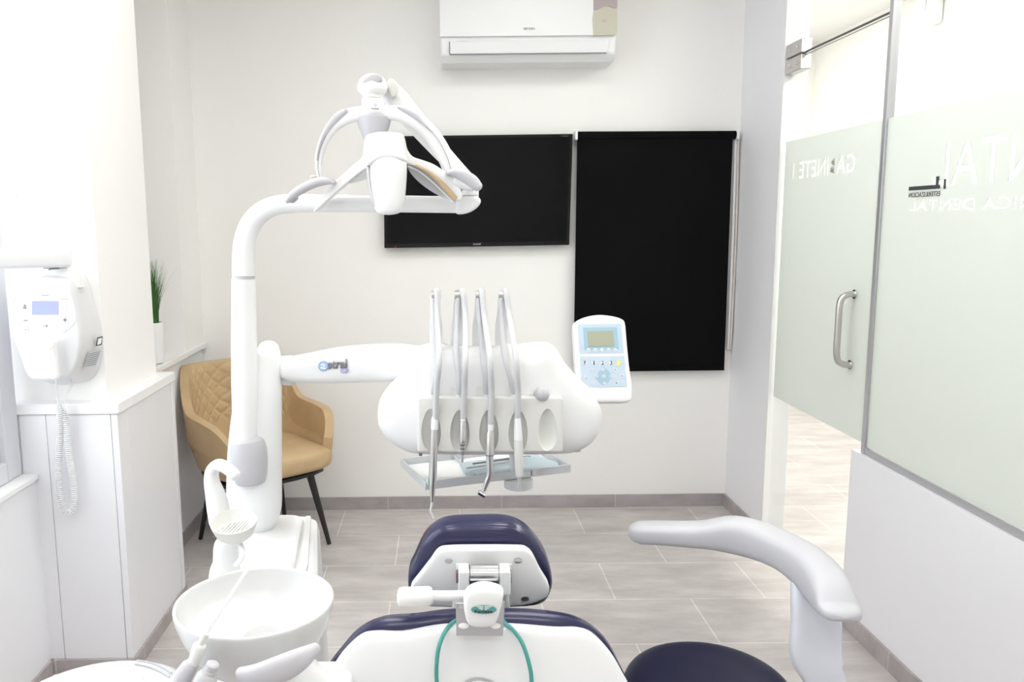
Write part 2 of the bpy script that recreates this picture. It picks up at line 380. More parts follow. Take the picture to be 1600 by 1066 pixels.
cutl(wfilm, 'CLINICA DENTAL', 1.97, 2.665, 1.52, 1.553)
b = NB(); box(b, GX-.0105, GX-.0095, 2.50, 2.665, 1.585, 1.597); box(b, GX-.0105, GX-.0095, 2.508, 2.522, 1.597, 1.622); box(b, GX-.0105, GX-.0095, 2.472, 2.482, 1.583, 1.612)
obj('black_mark', b, DARKT, p1, smooth=False)
gt('black_lettering', 'ESTERILIZACION', 2.50, 2.665, 1.563, 1.578, DARKT, p1, .01)
# corridor wall box
t = thing('wall_dispenser', (3.10, 4.05, 2.4), 'white rounded dispenser box high on the corridor wall beyond the glass', 'dispenser')
q = aX(1456, 20, 3.1)
obj('body', box(NB(), 3.04, 3.148, q.y-.05, q.y+.06, q.z-.07, q.z+.3), TRIM, t, bevel=.02, segs=4)
obj('cover', box(NB(), 3.025, 3.0395, q.y-.04, q.y+.05, q.z+.0, q.z+.25), WHITE, t, bevel=.01)

# added ceiling panels, all out of view, to raise and even out the light
def panel(x, y, sx, sy, lab, grp=None, FILL_LED=FILL_LED):
    t = thing('added_ceiling_light', (x, y, CZ-.03), lab, 'light', grp)
    f = NB(); box(f, x-sx, x+sx, y-sy, y-sy+.015, CZ-.02, CZ-.001); box(f, x-sx, x+sx, y+sy-.015, y+sy, CZ-.02, CZ-.001); box(f, x-sx, x-sx+.015, y-sy+.015, y+sy-.015, CZ-.02, CZ-.001); box(f, x+sx-.015, x+sx, y-sy+.015, y+sy-.015, CZ-.02, CZ-.001)
    obj('frame', f, TRIM, t, smooth=False)
    obj('diffuser', box(NB(), x-sx+.0155, x+sx-.0155, y-sy+.0155, y+sy-.0155, CZ-.014, CZ-.004), FILL_LED, t, smooth=False)
for px_, nx in ((-.62, 'window'), (.62, 'glass partition')):
    for py_, ny in ((2.35, 'nearest the television wall'), (.75, 'halfway down the room'), (-.85, 'nearest the rear wall')):
        panel(px_, py_, .3, .3, 'added square white ceiling light panel, out of view, on the %s side, %s' % (nx, ny), 'added ceiling light panels')  # added grid, spaced for uniform light without hot spots
panel(2.4, 1.2, .3, .6, 'added long white corridor light panel, out of view, beside the fixed pane', None, FILL_LED2)  # added corridor panels, unseen, to brighten what shows through the glass
panel(2.4, 2.9, .3, .6, 'added long white corridor light panel, out of view, outside the glass door', None, FILL_LED2)
panel(2.05, 6.0, .3, .5, 'added white corridor light panel, hidden from view, brightening the far end wall', None, FILL_LED2)  # added behind the side wall to brighten the corridor end
panel(2.4, 4.5, .3, .6, 'added long white corridor light panel, out of view, beyond the glass door', None, FILL_LED2)

# ================================================================== BACK WALL THINGS
# television
t = thing('television', aY(745, 388, BY-.05), 'large black wall-mounted flat television with dark glossy screen', 'television')
pl = Plane((0, BY-.06, 0), (0, -1, 0))
TVq = [pl(599, 213), pl(895.5, 209), pl(889.5, 383), pl(600.5, 388)]
b = extrude(NB(), TVq, (0, 1, 0), .035); obj('casing', b, TVB, t, bevel=.004)
ins = lambda a, f: [p + (sum(TVq, V())/4 - p)*f for p in TVq]
scq = [pl(603.5, 217, .0012), pl(891, 213.5, .0012), pl(885.5, 377, .0012), pl(604.5, 381, .0012)]
obj('screen', extrude(NB(), scq, (0, 1, 0), .001), TVS, t, smooth=False)
ptext('lettering', 'SHARP', pl, 739.5, 380.6, 751.5, 383, mat('silver_print', (.6, .6, .6), .4), t, slope=-.2)
ptext('model_lettering', 'LC-40LD266', pl, 876.5, 212, 888, 213.2, GREYT, t)
obj('standby_light', cyl(NB(), pl(617.7, 385.6, .0), pl(617.7, 385.6, .002), .003), RED, t)
obj('wall_bracket', box(NB(), .0, .35, BY-.024, BY-.0005, 1.58, 1.78), BLK, t)
# roller blind
t = thing('roller_blind', aY(1020, 579, BY-.03), 'black roller blind pulled down beside the television', 'blind')
pf = Plane((0, BY-.045, 0), (0, -1, 0))
b = extrude(NB(), [pf(902, 214), pf(1145, 214), pf(1131.5, 579), pf(896, 578)], (0, 1, 0), .0015); obj('fabric', b, FABB, t, smooth=False)
obj('bottom_bar', box(NB(), pf(896, 578).x, pf(1131.5, 579).x, BY-.047, BY-.041, pf(1000, 579).z-.004, pf(1000, 573).z), FABB, t, bevel=.002)
a_, b_ = aY(902, 212, BY-.04), aY(1149, 211, BY-.04)
obj('roller', cyl(NB(), a_, b_, .020), FABB, t)
for q, s in ((a_, -1), (b_, 1)):
    obj('end_bracket', box(NB(), q.x+s*.001, q.x+s*.013, BY-.065, BY-.001, q.z-.022, q.z+.022), TRIM, t, bevel=.003)
ch = [aY(1154, 214, BY-.03), aY(1149.5, 380, BY-.03), aY(1141.5, 546, BY-.03)]
obj('chain', tube(NB(), ch, .0045, 8), mat('beige_cord', (.66, .6, .55), .6), t)
obj('chain_guide', tube(NB(), [aY(1149.5, 216, BY-.02), aY(1144.5, 380, BY-.02), aY(1137.5, 545, BY-.02)], .008, 8), TRIM, t)
# air conditioner
t = thing('air_conditioner', aY(825, 95, BY-.1), 'white split air conditioner mounted high above the television', 'air conditioner')
FY = BY-.22; pa = Plane((0, FY, 0), (0, -1, 0))
zt = 2.66; xl, xr = aY(687, 60, FY).x, aY(965, 60, FY).x
zl = aY(826, 57, FY).z; zb = aY(826, 84, FY).z
b = NB(); prof = [(FY+.004, zt), (FY+.004, zl-.002), (FY+.012, zb), (FY+.05, zb-.03), (BY, zb-.03), (BY, zt)]
rings(b, [[V((x, y, z)) for y, z in prof] for x in (xl+.004, xr-.006)]); obj('casing', b, TRIM, t, bevel=.008)
obj('front_cover', box(NB(), xl, aY(927, 30, FY).x, FY-.012, FY+.003, zl, zt-.01), WHITE, t, bevel=.003)
b = NB(); fl = [(FY-.001, zl-.02), (FY+.006, zb+.003), (FY+.002, zb+.003), (FY-.006, zl-.02)]
rings(b, [[V((x, y, z)) for y, z in fl] for x in (aY(703, 60, FY).x, aY(950, 60, FY).x)]); obj('louvre', b, WHITE, t, bevel=.001)
obj('louvre_gap', box(box(NB(), aY(702, 60, FY).x, aY(948, 60, FY).x, FY-.0, FY+.009, zb-.001, zb+.003), aY(701.8, 60, FY).x, aY(702.6, 60, FY).x, FY-.005, FY+.007, zb, zl-.02), GREYT, t, smooth=False)
wv = [(927, -30), (965, -30), (964.5, 12), (958, 13), (950, 9), (942, 10), (935, 14), (927.5, 16)]
obj('side_print', extrude(NB(), [pa(u, v, .013) for u, v in wv], (0, 1, 0), .012), GOLDW, t, smooth=False, label='mauve printed strip')
wv = [(927.5, 16.4), (935, 14.4), (942, 10.4), (950, 9.4), (958, 13.4), (964.5, 12.4), (964, 50), (962.5, 54.5), (927, 55.5), (925.5, 30)]
obj('side_strip', extrude(NB(), [pa(u, v, .013) for u, v in wv], (0, 1, 0), .012), BEIGE, t, smooth=False, label='beige strip')
obj('display', quadlist(NB(), pa, [(940.5, 30, 948, 34.5, .5)], .0132, .001), mat('display_grey', (.45, .44, .4), .4), t, smooth=False)
ptext('lettering', 'BECKEN', pa, 818.5, 43, 835.5, 46.6, GREYT, t, off=.0125, font_off=.01)
ptext('small_lettering', 'INVERTER PLUS', pa, 712, 64, 734, 65.4, GREYT, t, off=.004)

# ================================================================== ARMCHAIR
C = V((-.855, 3.72, 0)); a0 = math.radians(38)      # faces right and towards the camera
fd = V((math.sin(a0), -math.cos(a0), 0)); sd = V((math.cos(a0), math.sin(a0), 0))
L = lambda x, y, z: C + sd*x + fd*y + V((0, 0, z))    # x to the viewer's right, y forward
t = thing('armchair', C, 'tan quilted leather armchair with black legs in the corner', 'armchair')
b = NB(); nu, nv = 340, 90; G = []
for iu in range(nu+1):
    s = iu/nu*2-1; ang = s*math.radians(140)        # 0 = back
    aa = abs(s)
    # rounded-square plan
    cx_, sy_ = math.sin(ang), -math.cos(ang)
    e = .55; X = .25*math.copysign(abs(cx_)**e, cx_); Y = .25*math.copysign(abs(sy_)**e, sy_)
    # height: high back falling to low arms
    k = min(1, max(0, (aa-.26)/.32)); k = k*k*(3-2*k)
    ht = .845*(1-k) + .625*k + .03*k - .05*max(0, (aa-.5)/.5)*k - .085*max(0, (aa-.72)/.28)**2
    row = []
    for iv in range(nv+1):
        f = iv/nv; z = .385 + (ht-.385)*f
        lean = 1 + .13*f*(1-.5*k) ; o = 0
        x, y = X*lean*(.88+.12*min(1, f*2.2)), Y*lean*(.9+.1*min(1, f*2.2))
        if aa < .45 and f > .3:
            p_ = ang*.30/.029; q_ = (z-.4)/.037
            dm = min(abs(math.sin((p_+q_)*pi/2)), abs(math.sin((p_-q_)*pi/2)))
            o = -.006*min(1, dm*1.8)*min(1, (f-.3)/.12)*min(1, (.45-aa)/.08)*min(1, (1-f)/.08)
        rr = math.hypot(x, y); sc_ = (rr+o)/rr
        row.append(L(x*sc_, y*sc_, z))
    G.append(row)
cen = L(0, 0, .6); OUT = []
for row in G: OUT.append([p + V((p.x-cen.x, p.y-cen.y, 0)).normalized()*.042 for p in row])
vi = [[b.verts.new(p) for p in r] for r in G]; vo = [[b.verts.new(p) for p in r] for r in OUT]
for i in range(nu):
    for j in range(nv):
        b.faces.new((vi[i][j], vi[i+1][j], vi[i+1][j+1], vi[i][j+1])); b.faces.new((vo[i][j], vo[i][j+1], vo[i+1][j+1], vo[i+1][j]))
def lip(r1, r2, closed=False):
    mid = []
    for a, c in zip(r1, r2): mid.append((a, c))
    return mid
for i in range(nu):       # rounded top roll
    A, B, D, E = vi[i][nv], vi[i+1][nv], vo[i+1][nv], vo[i][nv]
    b.faces.new((A, B, D, E)); A, B, D, E = vi[i][0], vo[i][0], vo[i+1][0], vi[i+1][0]; b.faces.new((A, B, D, E))
for j in range(nv):
    b.faces.new((vi[0][j], vi[0][j+1], vo[0][j+1], vo[0][j])); b.faces.new((vi[nu][j], vo[nu][j], vo[nu][j+1], vi[nu][j+1]))
obj('shell', b, TAN, t, bevel=.019, segs=5)
so = [L(x, y, .44) for x, y in smo([(-.23, .26), (0, .29), (.23, .26), (.24, .1), (.21, -.18), (0, -.23), (-.21, -.18), (-.24, .1)], 6)]
obj('seat', pillow(NB(), so, (0, 0, 1), .045, .075, .5), TAN, t)
obj('seat_frame', extrude(NB(), [L(x, y, .352) for x, y in smo([(-.22, .2), (.22, .2), (.2, -.2), (-.2, -.2)], 5)], (0, 0, 1), .015), BLK, t)
for x, y in ((-1, 1), (1, 1), (-1, -1), (1, -1)):
    p = L(.16*x, .16*y, .375); q = L(.225*x, .225*y, 0.0)
    obj('leg', cyl(NB(), q, p, .010, .019, 16), BLK, t)

# ================================================================== PLANT
P = V((-1.258, 3.525, .9005))
t = thing('potted_grass', P, 'green grass plant in a white pot on the alcove sill', 'plant')
obj('pot', lathe(NB(), [(.034, 0), (.042, .005), (.046, .175), (.043, .18), (.038, .165), (.001, .163)], P), WHITE, t)
b = NB()
for i in range(320):
    a = random.uniform(0, 2*pi); r = .03*math.sqrt(random.random()); h = random.uniform(.17, .31); ln = random.uniform(.0, .06)*(1 if i % 9 else 2.0)
    a2 = a + random.uniform(-.5, .5); p0 = P + V((r*math.cos(a), r*math.sin(a), .163)); dv = V((math.cos(a2), math.sin(a2), 0)); w_ = V((-dv.y, dv.x, 0)    )*.0025
    pr = None
    for s in range(5):
        f = s/4; c = p0 + dv*(ln*f*f) + V((0, 0, h*(f-.06*f*f))); ww = w_*(1-f*.9)
        cu = [b.verts.new(c-ww), b.verts.new(c+ww)]
        if pr: b.faces.new((pr[0], pr[1], cu[1], cu[0]))
        pr = cu
obj('grass_blades', b, GRASS, t)

# ================================================================== WINDOW CHAIN
t = thing('blind_chain', aY(20, 305, 2.5), 'white beaded blind chain with small weight hanging beside the window frame', 'blind chain')
b = NB()
for (u0_, v0_, u1_, v1_) in ((5, -60, 22, 284), (-6, -60, 15, 284)):
    A, B = aY(u0_, v0_, 2.5), aY(u1_, v1_, 2.5); n = 70
    cyl(b, A, B, .0007, n=6)
    for i in range(n+1):
        p = A.lerp(B, i/n); lathe(b, [(.0001, -.0022), (.0018, -.0012), (.0022, 0), (.0018, .0012), (.0001, .0022)], p, n=6)
obj('chain', b, TRIM, t)
obj('weight', pillow(NB(), [aY(u, v, 2.5) for u, v in rrect(13.5, 284, 26.5, 309, 3)], (0, -1, 0), .01, .01, .4), WHITE, t)

# ================================================================== X-RAY CONTROL UNIT
FYX = 2.47
t = thing('xray_generator', aY(90, 590, 2.62), 'white wall-mounted dental x-ray control box with small blue display', 'x-ray unit')
pw = Plane((0, 2.56, 0), (0, -1, 0)); pf = Plane(aY(80, 500, FYX), (0, -1, .0))
out = smo([(36, 452), (44, 438), (75, 430), (104, 432), (116, 445), (124, 475), (133, 520), (130, 555), (118, 585), (95, 593), (62, 594), (48, 585), (35, 550), (21, 516), (22, 490)], 5)
b = NB(); c = pf(78, 512); R = []
bo = smo([(48, 440), (62, 424), (95, 420), (125, 425), (137, 442), (147, 475), (158, 520), (159, 555), (146, 590), (115, 600), (84, 600), (66, 590), (50, 560), (38, 520), (38, 480)], 5)
back = [aY(u, v, 2.628) for u, v in bo]
mid = [aY(u, v, FYX+.03) for u, v in out]
cf = sum(mid, V())/len(mid)
R = [back, [p.lerp(q, .5) for p, q in zip(back, mid)], mid]
for s, dd in ((.985, .018), (.955, .027), (.90, .032), (.5, .033), (.02, .033)): R.append([cf + (p-cf)*s - V((0, dd, 0)) for p in mid])
rings(b, R); body = obj('body', b, mat('xray_casing', (.70, .70, .71), .35), t, angle=50)
pf = Plane((0, FYX-.0045, 0), (0, -1, 0))
obj('control_panel', extrude(NB(), [pf(u, v, -.0) for u, v in smo([(34, 455), (42, 448), (80, 446), (100, 448), (110, 460), (118, 495), (110, 512), (88, 524), (74, 521), (55, 524), (27, 517), (28, 490)], 5)], (0, 1, 0), .002), mat('membrane_white', (.72, .73, .83), .35), t, smooth=False)
obj('display', quadlist(NB(), pf, [(50, 470.5, 91, 492, 1)], .0005, .001), LCDB, t, smooth=False, label='blue display')
for q_ in ([(37, 500.2, 43.5, 501.8, .3)], [(98, 499.2, 105, 500.8, .3), (100.7, 496.5, 102.3, 503.5, .3)], [(71, 507.5, 74.5, 511, .8)], [(68, 507.5, 69, 511, .3)], [(36, 479.2, 41.5, 483, 1.4), (37, 476, 40.5, 479.4, 1.4)], [(65, 461, 76, 461.8, .3)]): obj('key_symbol', quadlist(NB(), pf, q_, .0005, .0008), GREYT, t, smooth=False)
for u, v in ((101, 481), (100, 515), (42, 513), (42, 518)):
    b = NB()
    for (ra) in (3.6,):
        o1 = [pf(*q, .0005) for q in ellip(u, v, ra, ra, 20)]; o2 = [pf(*q, .0005) for q in ellip(u, v, ra-.6, ra-.6, 20)]
        rings(b, [o1, o2, [p+V((0, -.0006, 0)) for p in o2], [p+V((0, -.0006, 0)) for p in o1]], loop=True)
    obj('key_ring', b, GREYP, t, smooth=False)
obj('logo_mark', quadlist(NB(), pf, [(96, 466.6, 107, 468.2, .3)], .0005, .0008), ORG, t, smooth=False)
# exposure hand switch resting in its holder
c0 = aY(76, 537, FYX-.045)
hs = obj('hand_switch', loft(NB(), [(aY(75, 536, FYX-.035), px(13, c0), .018), (aY(80, 560, FYX-.033), px(10.5, c0), .016), (aY(86, 588, FYX-.03), px(8, c0), .013)], (0, 1, 0), cap=.8), WHITE, t)
obj('switch_button', cyl(NB(), aY(75, 537, FYX-.053), aY(75, 537, FYX-.057), px(8, c0)), mat('button_cream', (.85, .72, .66), .4), hs)
obj('button_ring', cyl(NB(), aY(75, 537, FYX-.0572), aY(75, 537, FYX-.058), px(4.5, c0)), WHITE, hs)
b = NB(); A = aY(156.5, 527, 2.60); so_ = V((.002, 0, 0))
def side(u0_, v0_, u1_, v1_): return u0_, v0_, u1_, v1_
S1 = Plane(aY(150, 550, 2.56), (.93, -.36, -.05))
obj('rating_label', extrude(NB(), [S1(u, v, .004) for u, v in ((138, 551), (159, 546), (150, 572), (131, 575))], S1.n, .0008), mat('label_grey', (.5, .5, .52), .5), t, smooth=False)
b = NB()
for i in range(7):
    f = i/7; extrude(b, [S1(u, v, .0049) for u, v in ((138.5-7*f, 553+22*f), (157-8.5*f, 549+22*f), (156.6-8.5*f, 550.2+22*f), (138.1-7*f, 554.2+22*f))], S1.n, .0004)
obj('label_print', b, GREYT, t, smooth=False)
obj('power_switch', extrude(NB(), [S1(u, v, .004) for u, v in ((152, 527.5), (160, 525.5), (158, 539), (149.5, 541))], S1.n, .002), DARKT, t, smooth=False, label='black rocker switch frame')
obj('power_rocker', extrude(NB(), [S1(u, v, .0062) for u, v in ((153.3, 529.5), (158.8, 528), (157, 537), (151.6, 539))], S1.n, .002), WHITE, t, smooth=False)
# neck and arm
obj('arm_neck', loft(NB(), [(aY(98, 420, 2.54), .045, .05), (aY(100, 432, 2.54), .052, .055), (aY(100, 446, 2.54), .06, .06)], (0, 1, 0), cap=.2), WHITE, t)
A, B = aY(104, 401, 2.50), aY(-28, 404, 2.33)
obj('swivel_arm', loft(NB(), [(A, px(16.5, A), .03), (B, px(16.5, B), .03)], (0, 1, .0), e=.35, cap=.25, smooth=False, n=24), mat('arm_white', (.72, .72, .73), .35), t)
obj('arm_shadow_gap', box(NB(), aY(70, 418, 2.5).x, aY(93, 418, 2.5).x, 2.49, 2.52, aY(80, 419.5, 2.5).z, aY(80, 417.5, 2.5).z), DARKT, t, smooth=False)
# coiled cord
cp = cr([tuple(aY(u, v, y)) for u, v, y in ((87, 590, FYX-.02), (88, 612, 2.50), (93, 640, 2.53), (94, 680, 2.545), (92, 730, 2.545), (94, 775, 2.54), (103, 800, 2.535), (114, 795, 2.54), (116, 765, 2.545), (108, 710, 2.545), (103, 660, 2.545), (100, 630, 2.53), (106, 605, 2.53), (112, 594, 2.54))], 60)
cp = [V(p) for p in cp]; d_ = [0]
for i in range(1, len(cp)): d_.append(d_[-1] + (cp[i]-cp[i-1]).length)
b = NB(); tot = d_[-1]; hel = []; N = 1500; j = 0
for i in range(N+1):
    s = tot*i/N
    while j < len(cp)-2 and d_[j+1] < s: j += 1
    f = (s-d_[j])/max(1e-9, d_[j+1]-d_[j]); c = cp[j].lerp(cp[j+1], f); tg = (cp[j+1]-cp[j]).normalized()
    a = tg.cross(V((0, 1, 0))).normalized(); bb = a.cross(tg)
    fr = s/tot; R_ = .0088*min(1, max(0, (fr-.12)/.03))*min(1, max(0, (.90-fr)/.03)); an = s/.0062*2*pi*.92
    hel.append(c + a*(R_*math.cos(an)) + bb*(R_*math.sin(an)))
rr = []
for i, p in enumerate(hel):
    tg = (hel[min(i+1, N)]-hel[max(i-1, 0)]).normalized(); a = tg.orthogonal().normalized()
    a = (V((0, .6, .8)) - tg*tg.dot(V((0, .6, .8)))).normalized(); rr.append(sec(p, a, tg.cross(a), .0023, .0023, 5))
rings(b, rr); obj('coiled_cord', b, WHITE, t)
obj('cable', tube(NB(), [aY(120, 592, 2.6), aY(112, 602, 2.59), aY(104, 615, 2.575)], .003, 8), WHITE, t)

# ================================================================== DENTAL UNIT (body, column, bowl)
UY = 2.05
t = thing('dental_unit', (-.42, 1.75, 0), 'white floor-standing dental unit with column and round spittoon bowl', 'dental unit')
# base cabinet: tapered block with rounded shoulders
def rpoly(P, r, k=5):
    P = [V((*p, 0)) for p in P]; o = []; n = len(P)
    for i in range(n):
        a, b_, c = P[i-1], P[i], P[(i+1) % n]; d1 = (a-b_).normalized(); d2 = (c-b_).normalized(); s0, s1 = b_+d1*r, b_+d2*r
        for q in range(k+1):
            f = q/k; p = s0*(1-f)**2 + b_*2*f*(1-f) + s1*f*f; o.append((p.x, p.y))
    return o
def unit_ring(z, g, P=((-.455, 1.42), (-.27, 1.42), (-.285, 1.80), (-.345, 2.21), (-.585, 2.21), (-.575, 1.88)), r=.04):
    cx_, cy_ = -.42, 1.85
    Q = [(x + g*(1 if x > cx_ else -1), y + g*(1 if y > cy_ else -1)) for x, y in P]
    return [V((x, y, z)) for x, y in rpoly(Q, r)]
b = NB(); rings(b, [unit_ring(z, g) for z, g in ((0, .012), (.05, .012), (.35, .006), (.655, -.004), (.68, -.010), (.69, -.022))]); obj('base_cabinet', b, WHITE, t, angle=30)
TP = ((-.44, 1.45), (-.335, 1.45), (-.352, 1.85), (-.385, 2.17), (-.56, 2.17), (-.55, 1.9))
b = NB(); rings(b, [unit_ring(z, g, TP, .03) for z, g in ((.6905, 0), (.700, -.003), (.705, -.010))]); obj('top_cover', b, WHITE, t)
b = NB(); rings(b, [unit_ring(z, g, ((-.325, 1.45), (-.305, 1.45), (-.322, 1.84), (-.366, 2.17), (-.379, 2.17), (-.342, 1.84)), .004) for z, g in ((.6905, 0), (.699, -.001))]); obj('edge_strip', b, WARMW, t)
# column
K = lambda u, v, y=UY: aY(u, v, y)
def vpath(L_, y, dr=.9):   # (u_left, u_right, v)
    o = []
    for ul, ur, v in L_:
        c = aY((ul+ur)/2, v, y); w = px((ur-ul)/2, c); o.append((c, w, w*dr))
    return o
obj('column_foot', loft(NB(), vpath([(362, 440, 846), (365, 436, 836), (372, 428, 826), (376, 428, 815)], UY+.02, .9), (0, 1, 0), n=32, cap=.15), WHITE, t)
obj('column', loft(NB(), vpath([(369, 430, 820), (361, 437, 808), (355, 440, 790), (355, 440, 740), (357, 440, 700), (364, 440, 640), (372, 440, 600), (388, 440, 570), (396, 440, 555)], UY+.02, .85), (0, 1, 0), n=32, cap=.6), WHITE, t)
obj('column_head', loft(NB(), vpath([(402, 440, 640), (402, 440, 600), (401, 439, 560), (403, 437, 546)], UY+.10, .9), (0, 1, 0), n=28, cap=.9), mat('column_head_plastic', (.80, .80, .80), .35), t)
# cup filler
obj('cup_filler', loft(NB(), [(aY(342, 815, 1.80), .022, .03), (aY(341, 795, 1.80), .025, .03), (aY(336, 772, 1.80), .022, .024), (aY(331, 752, 1.80), .0175, .02), (aY(332, 736, 1.80), .0155, .018), (aY(342, 727, 1.79), .014, .016), (aY(356, 733, 1.77), .0135, .015), (aY(368, 744, 1.75), .0125, .014)], (0, 1, 0), cap=.6), WHITE, t)
obj('filler_stand', loft(NB(), vpath([(331, 376, 905), (333, 374, 880), (334, 373, 855), (338, 370, 845)], 1.80, .9), (0, 1, 0), cap=.2), WHITE, t)
cc = aZ(366, 822, .845); rc = px(36, cc)
dish = obj('cup_dish', lathe(NB(), [(.001, -.035), (rc*.45, -.034), (rc*.8, -.018), (rc*.97, .004), (rc, .012), (rc*.95, .013), (rc*.9, .006), (rc*.72, -.008), (.001, -.012)], cc, (0, -.22, 1)), WARMW, t)
b = NB()
for i in range(-4, 5):
    x = i*rc*.15; l = math.sqrt(max(0, (rc*.62)**2 - x*x)); dv = V((.25, 0, 0))
    cyl(b, cc+V((x-l*.35, -l, -.008-.2*l*0-.22*0)) + V((0, 0, -.22*l*1.0+.0)), cc+V((x+l*.35, l, -.008+.22*l)), .0026, n=8)
obj('dish_rib', b, WARMW, dish)
obj('bowl_spout', tube(NB(), [aY(374, 848, 1.74), aY(379, 858, 1.70), aY(379, 868, 1.66), aY(374, 877, 1.62), aY(369, 883, 1.60)], .0055, 12), WHITE, t)
# spittoon bowl
bc = aZ(398, 940, .90); R_ = px(122, bc)
ft = 1.0
pr = [(.04, -.112), (.060, -.110), (.090, -.085), (R_*.90, -.045), (R_*.98, -.018), (R_*1.005, -.003), (R_, .003), (R_*.965, .002), (R_*.93, -.012), (R_*.82, -.040), (R_*.55, -.066), (R_*.25, -.074), (.001, -.075)]
bowl = obj('spittoon_bowl', lathe(NB(), cr([(a, c) for a, c in pr], 3), bc, n=64), BOWLW, t)
obj('drain_cover', lathe(NB(), [(.030, -.004), (.031, .002), (.028, .004), (.001, .005)], bc+V((.006, .018, -.072)), (0, -.12, 1)), mat('drain_white', (.5, .5, .49), .3), bowl)
obj('bowl_support', loft(NB(), [(bc+V((.02, .22, -.40)), .10, .10), (bc+V((.02, .15, -.28)), .085, .09), (bc+V((.015, .06, -.18)), .07, .07), (bc+V((.005, .0, -.113)), .055, .055)], (0, 1, 0), n=32, cap=.1), WHITE, t)
obj('grip_handle', loft(NB(), [(aY(376, 1054, 1.07), .010, .008), (aY(402, 1055, 1.06), .0155, .011), (aY(435, 1047, 1.06), .019, .012), (aY(468, 1031, 1.07), .016, .011), (aY(494, 1013, 1.09), .008, .007)], (0, 1, 0), e=.8, cap=.8), GREYP, t, label='pale grey curved grip')
obj('grip_bracket', loft(NB(), [(aY(440, 1050, 1.09), .02, .012), (aY(440, 1056, 1.22), .03, .012)], (0, 0, 1), cap=.1, smooth=False), WHITE, t)
obj('side_box', box(NB(), -.27, -.175, 1.20, 1.5, .50, .655), WHITE, t, bevel=.02, segs=4)

# ================================================================== OPERATING LAMP
LY = 2.02
t = thing('operating_lamp', aY(381, 700, LY), 'white dental operating light on a bent pole above the unit', 'operating light')
c0 = aY(388, 720, LY)
obj('pole_collar', loft(NB(), [(aY(392, 752, LY-.0), px(24, c0), .034), (aY(390, 735, LY-.0), px(28, c0), .04), (aY(389, 705, LY-.0), px(28.5, c0), .04), (aY(387, 688, LY-.0), px(25, c0), .036)], (0, 1, 0), n=28, cap=.3), GREYP, t, label='grey collar')
PP = [(384, 700, 18), (383, 640, 20), (381.5, 560, 20), (381, 480, 19), (380.5, 436, 18.5)]
obj('pole', loft(NB(), [(aY(u, v, LY), px(r, aY(u, v, LY)), px(r, aY(u, v, LY))) for u, v, r in PP], (0, 1, 0), n=28, cap=0), WHITE, t)
obj('pole_joint', cyl(NB(), aY(380.5, 436, LY), aY(380.5, 431.5, LY), px(17.5, aY(380, 433, LY)), n=28), GREYP, t)
PP = [(380.5, 431, 17.5), (380.5, 405, 17.5), (382.5, 378, 17), (391, 352, 16.5), (407, 333, 16), (430, 321.5, 15.2), (460, 318, 14.3), (520, 318, 13.6), (600, 318.5, 13.2), (680, 319.5, 13), (722, 320, 13)]
obj('bent_arm', loft(NB(), [(aY(u, v, LY), px(r, aY(u, v, LY)), px(r, aY(u, v, LY))) for u, v, r in PP], (0, 1, 0), n=28, cap=0, k=8), WHITE, t)
pk = Plane((0, LY, 0), (0, -1, 0))
obj('arm_end', pillow(NB(), [pk(u, v) for u, v in smo([(712, 307), (735, 306), (748, 309), (751, 316), (745, 325), (731, 333), (712, 333)], 4)], (0, -1, 0), .024, .024, .45), WHITE, t)
obj('arm_swivel', cyl(NB(), aY(735, 309, LY), aY(735, 284, LY+.0), px(13, aY(735, 300, LY)), n=28), WHITE, t)
b = loft(NB(), [(aY(606, 140, 2.03), px(15, c0), .018), (aY(622, 158, 2.03), px(17.5, c0), .022), (aY(650, 192, 2.03), px(16, c0), .022), (aY(690, 238, 2.03), px(13, c0), .02), (aY(722, 272, LY), px(11, c0), .018), (aY(735, 284, LY), px(10, c0), .016)], (0, 1, 0), n=24, cap=.7)
obj('spring_arm', b, WHITE, t)
HY = 1.96; ph = Plane((0, HY, 0), (0, -1, 0)); h0 = aY(600, 250, HY)
obj('arm_joint_plate', pillow(NB(), [aY(u, v, 2.0) for u, v in smo([(608, 123), (618, 128), (622, 140), (616, 152), (609, 150), (605, 137)], 4)], (.3, -1, 0), .012, .012, .5), WARMW, t)
t2 = t
tc_ = aY(583, 150, HY+.02); R1 = lambda n: px(n, tc_)
def vl(L_, y, cu, dr=1.0):
    o = []
    for r, v in L_:
        c = aY(cu, v, y); o.append((c, px(r, c), px(r, c)*dr))
    return o
obj('turret_cap', loft(NB(), vl([(15, 149), (19, 147), (23, 141), (23.5, 135), (22, 132)], HY+.02, 582), (0, 1, 0), n=32, cap=.75), WHITE, t)
obj('cap_pad', pillow(NB(), [aY(u, v, HY-.006) for u, v in smo([(566, 131), (570, 124), (580, 117.5), (590, 116.5), (596, 120), (597, 126), (590, 131), (578, 133)], 4)], (0, -1, .5), .007, .015, .7), GREYP, t, label='grey pad')
obj('turret', loft(NB(), vl([(16, 186), (17.5, 178), (17.5, 165), (17, 155)], HY+.02, 583), (0, 1, 0), n=32, e=.7, cap=.05), WHITE, t)
obj('turret_neck', loft(NB(), vl([(16, 154), (16, 148)], HY+.02, 583), (0, 1, 0), n=32, cap=.05, smooth=False), WARMW, t)
pb = Plane(aY(586, 166, HY-.020), (0, -1, 0))
obj('badge', extrude(NB(), [pb(u, v) for u, v in rrect(577.5, 159, 594, 174, 1.5)], (0, -1, 0), .0015), mat('badge_white', (.9, .91, .93), .3), t, smooth=False)
ptext('badge_lettering', 'Fedesa', pb, 580, 168, 592, 171.2, GREYT, t, off=.0018, font_off=.01)
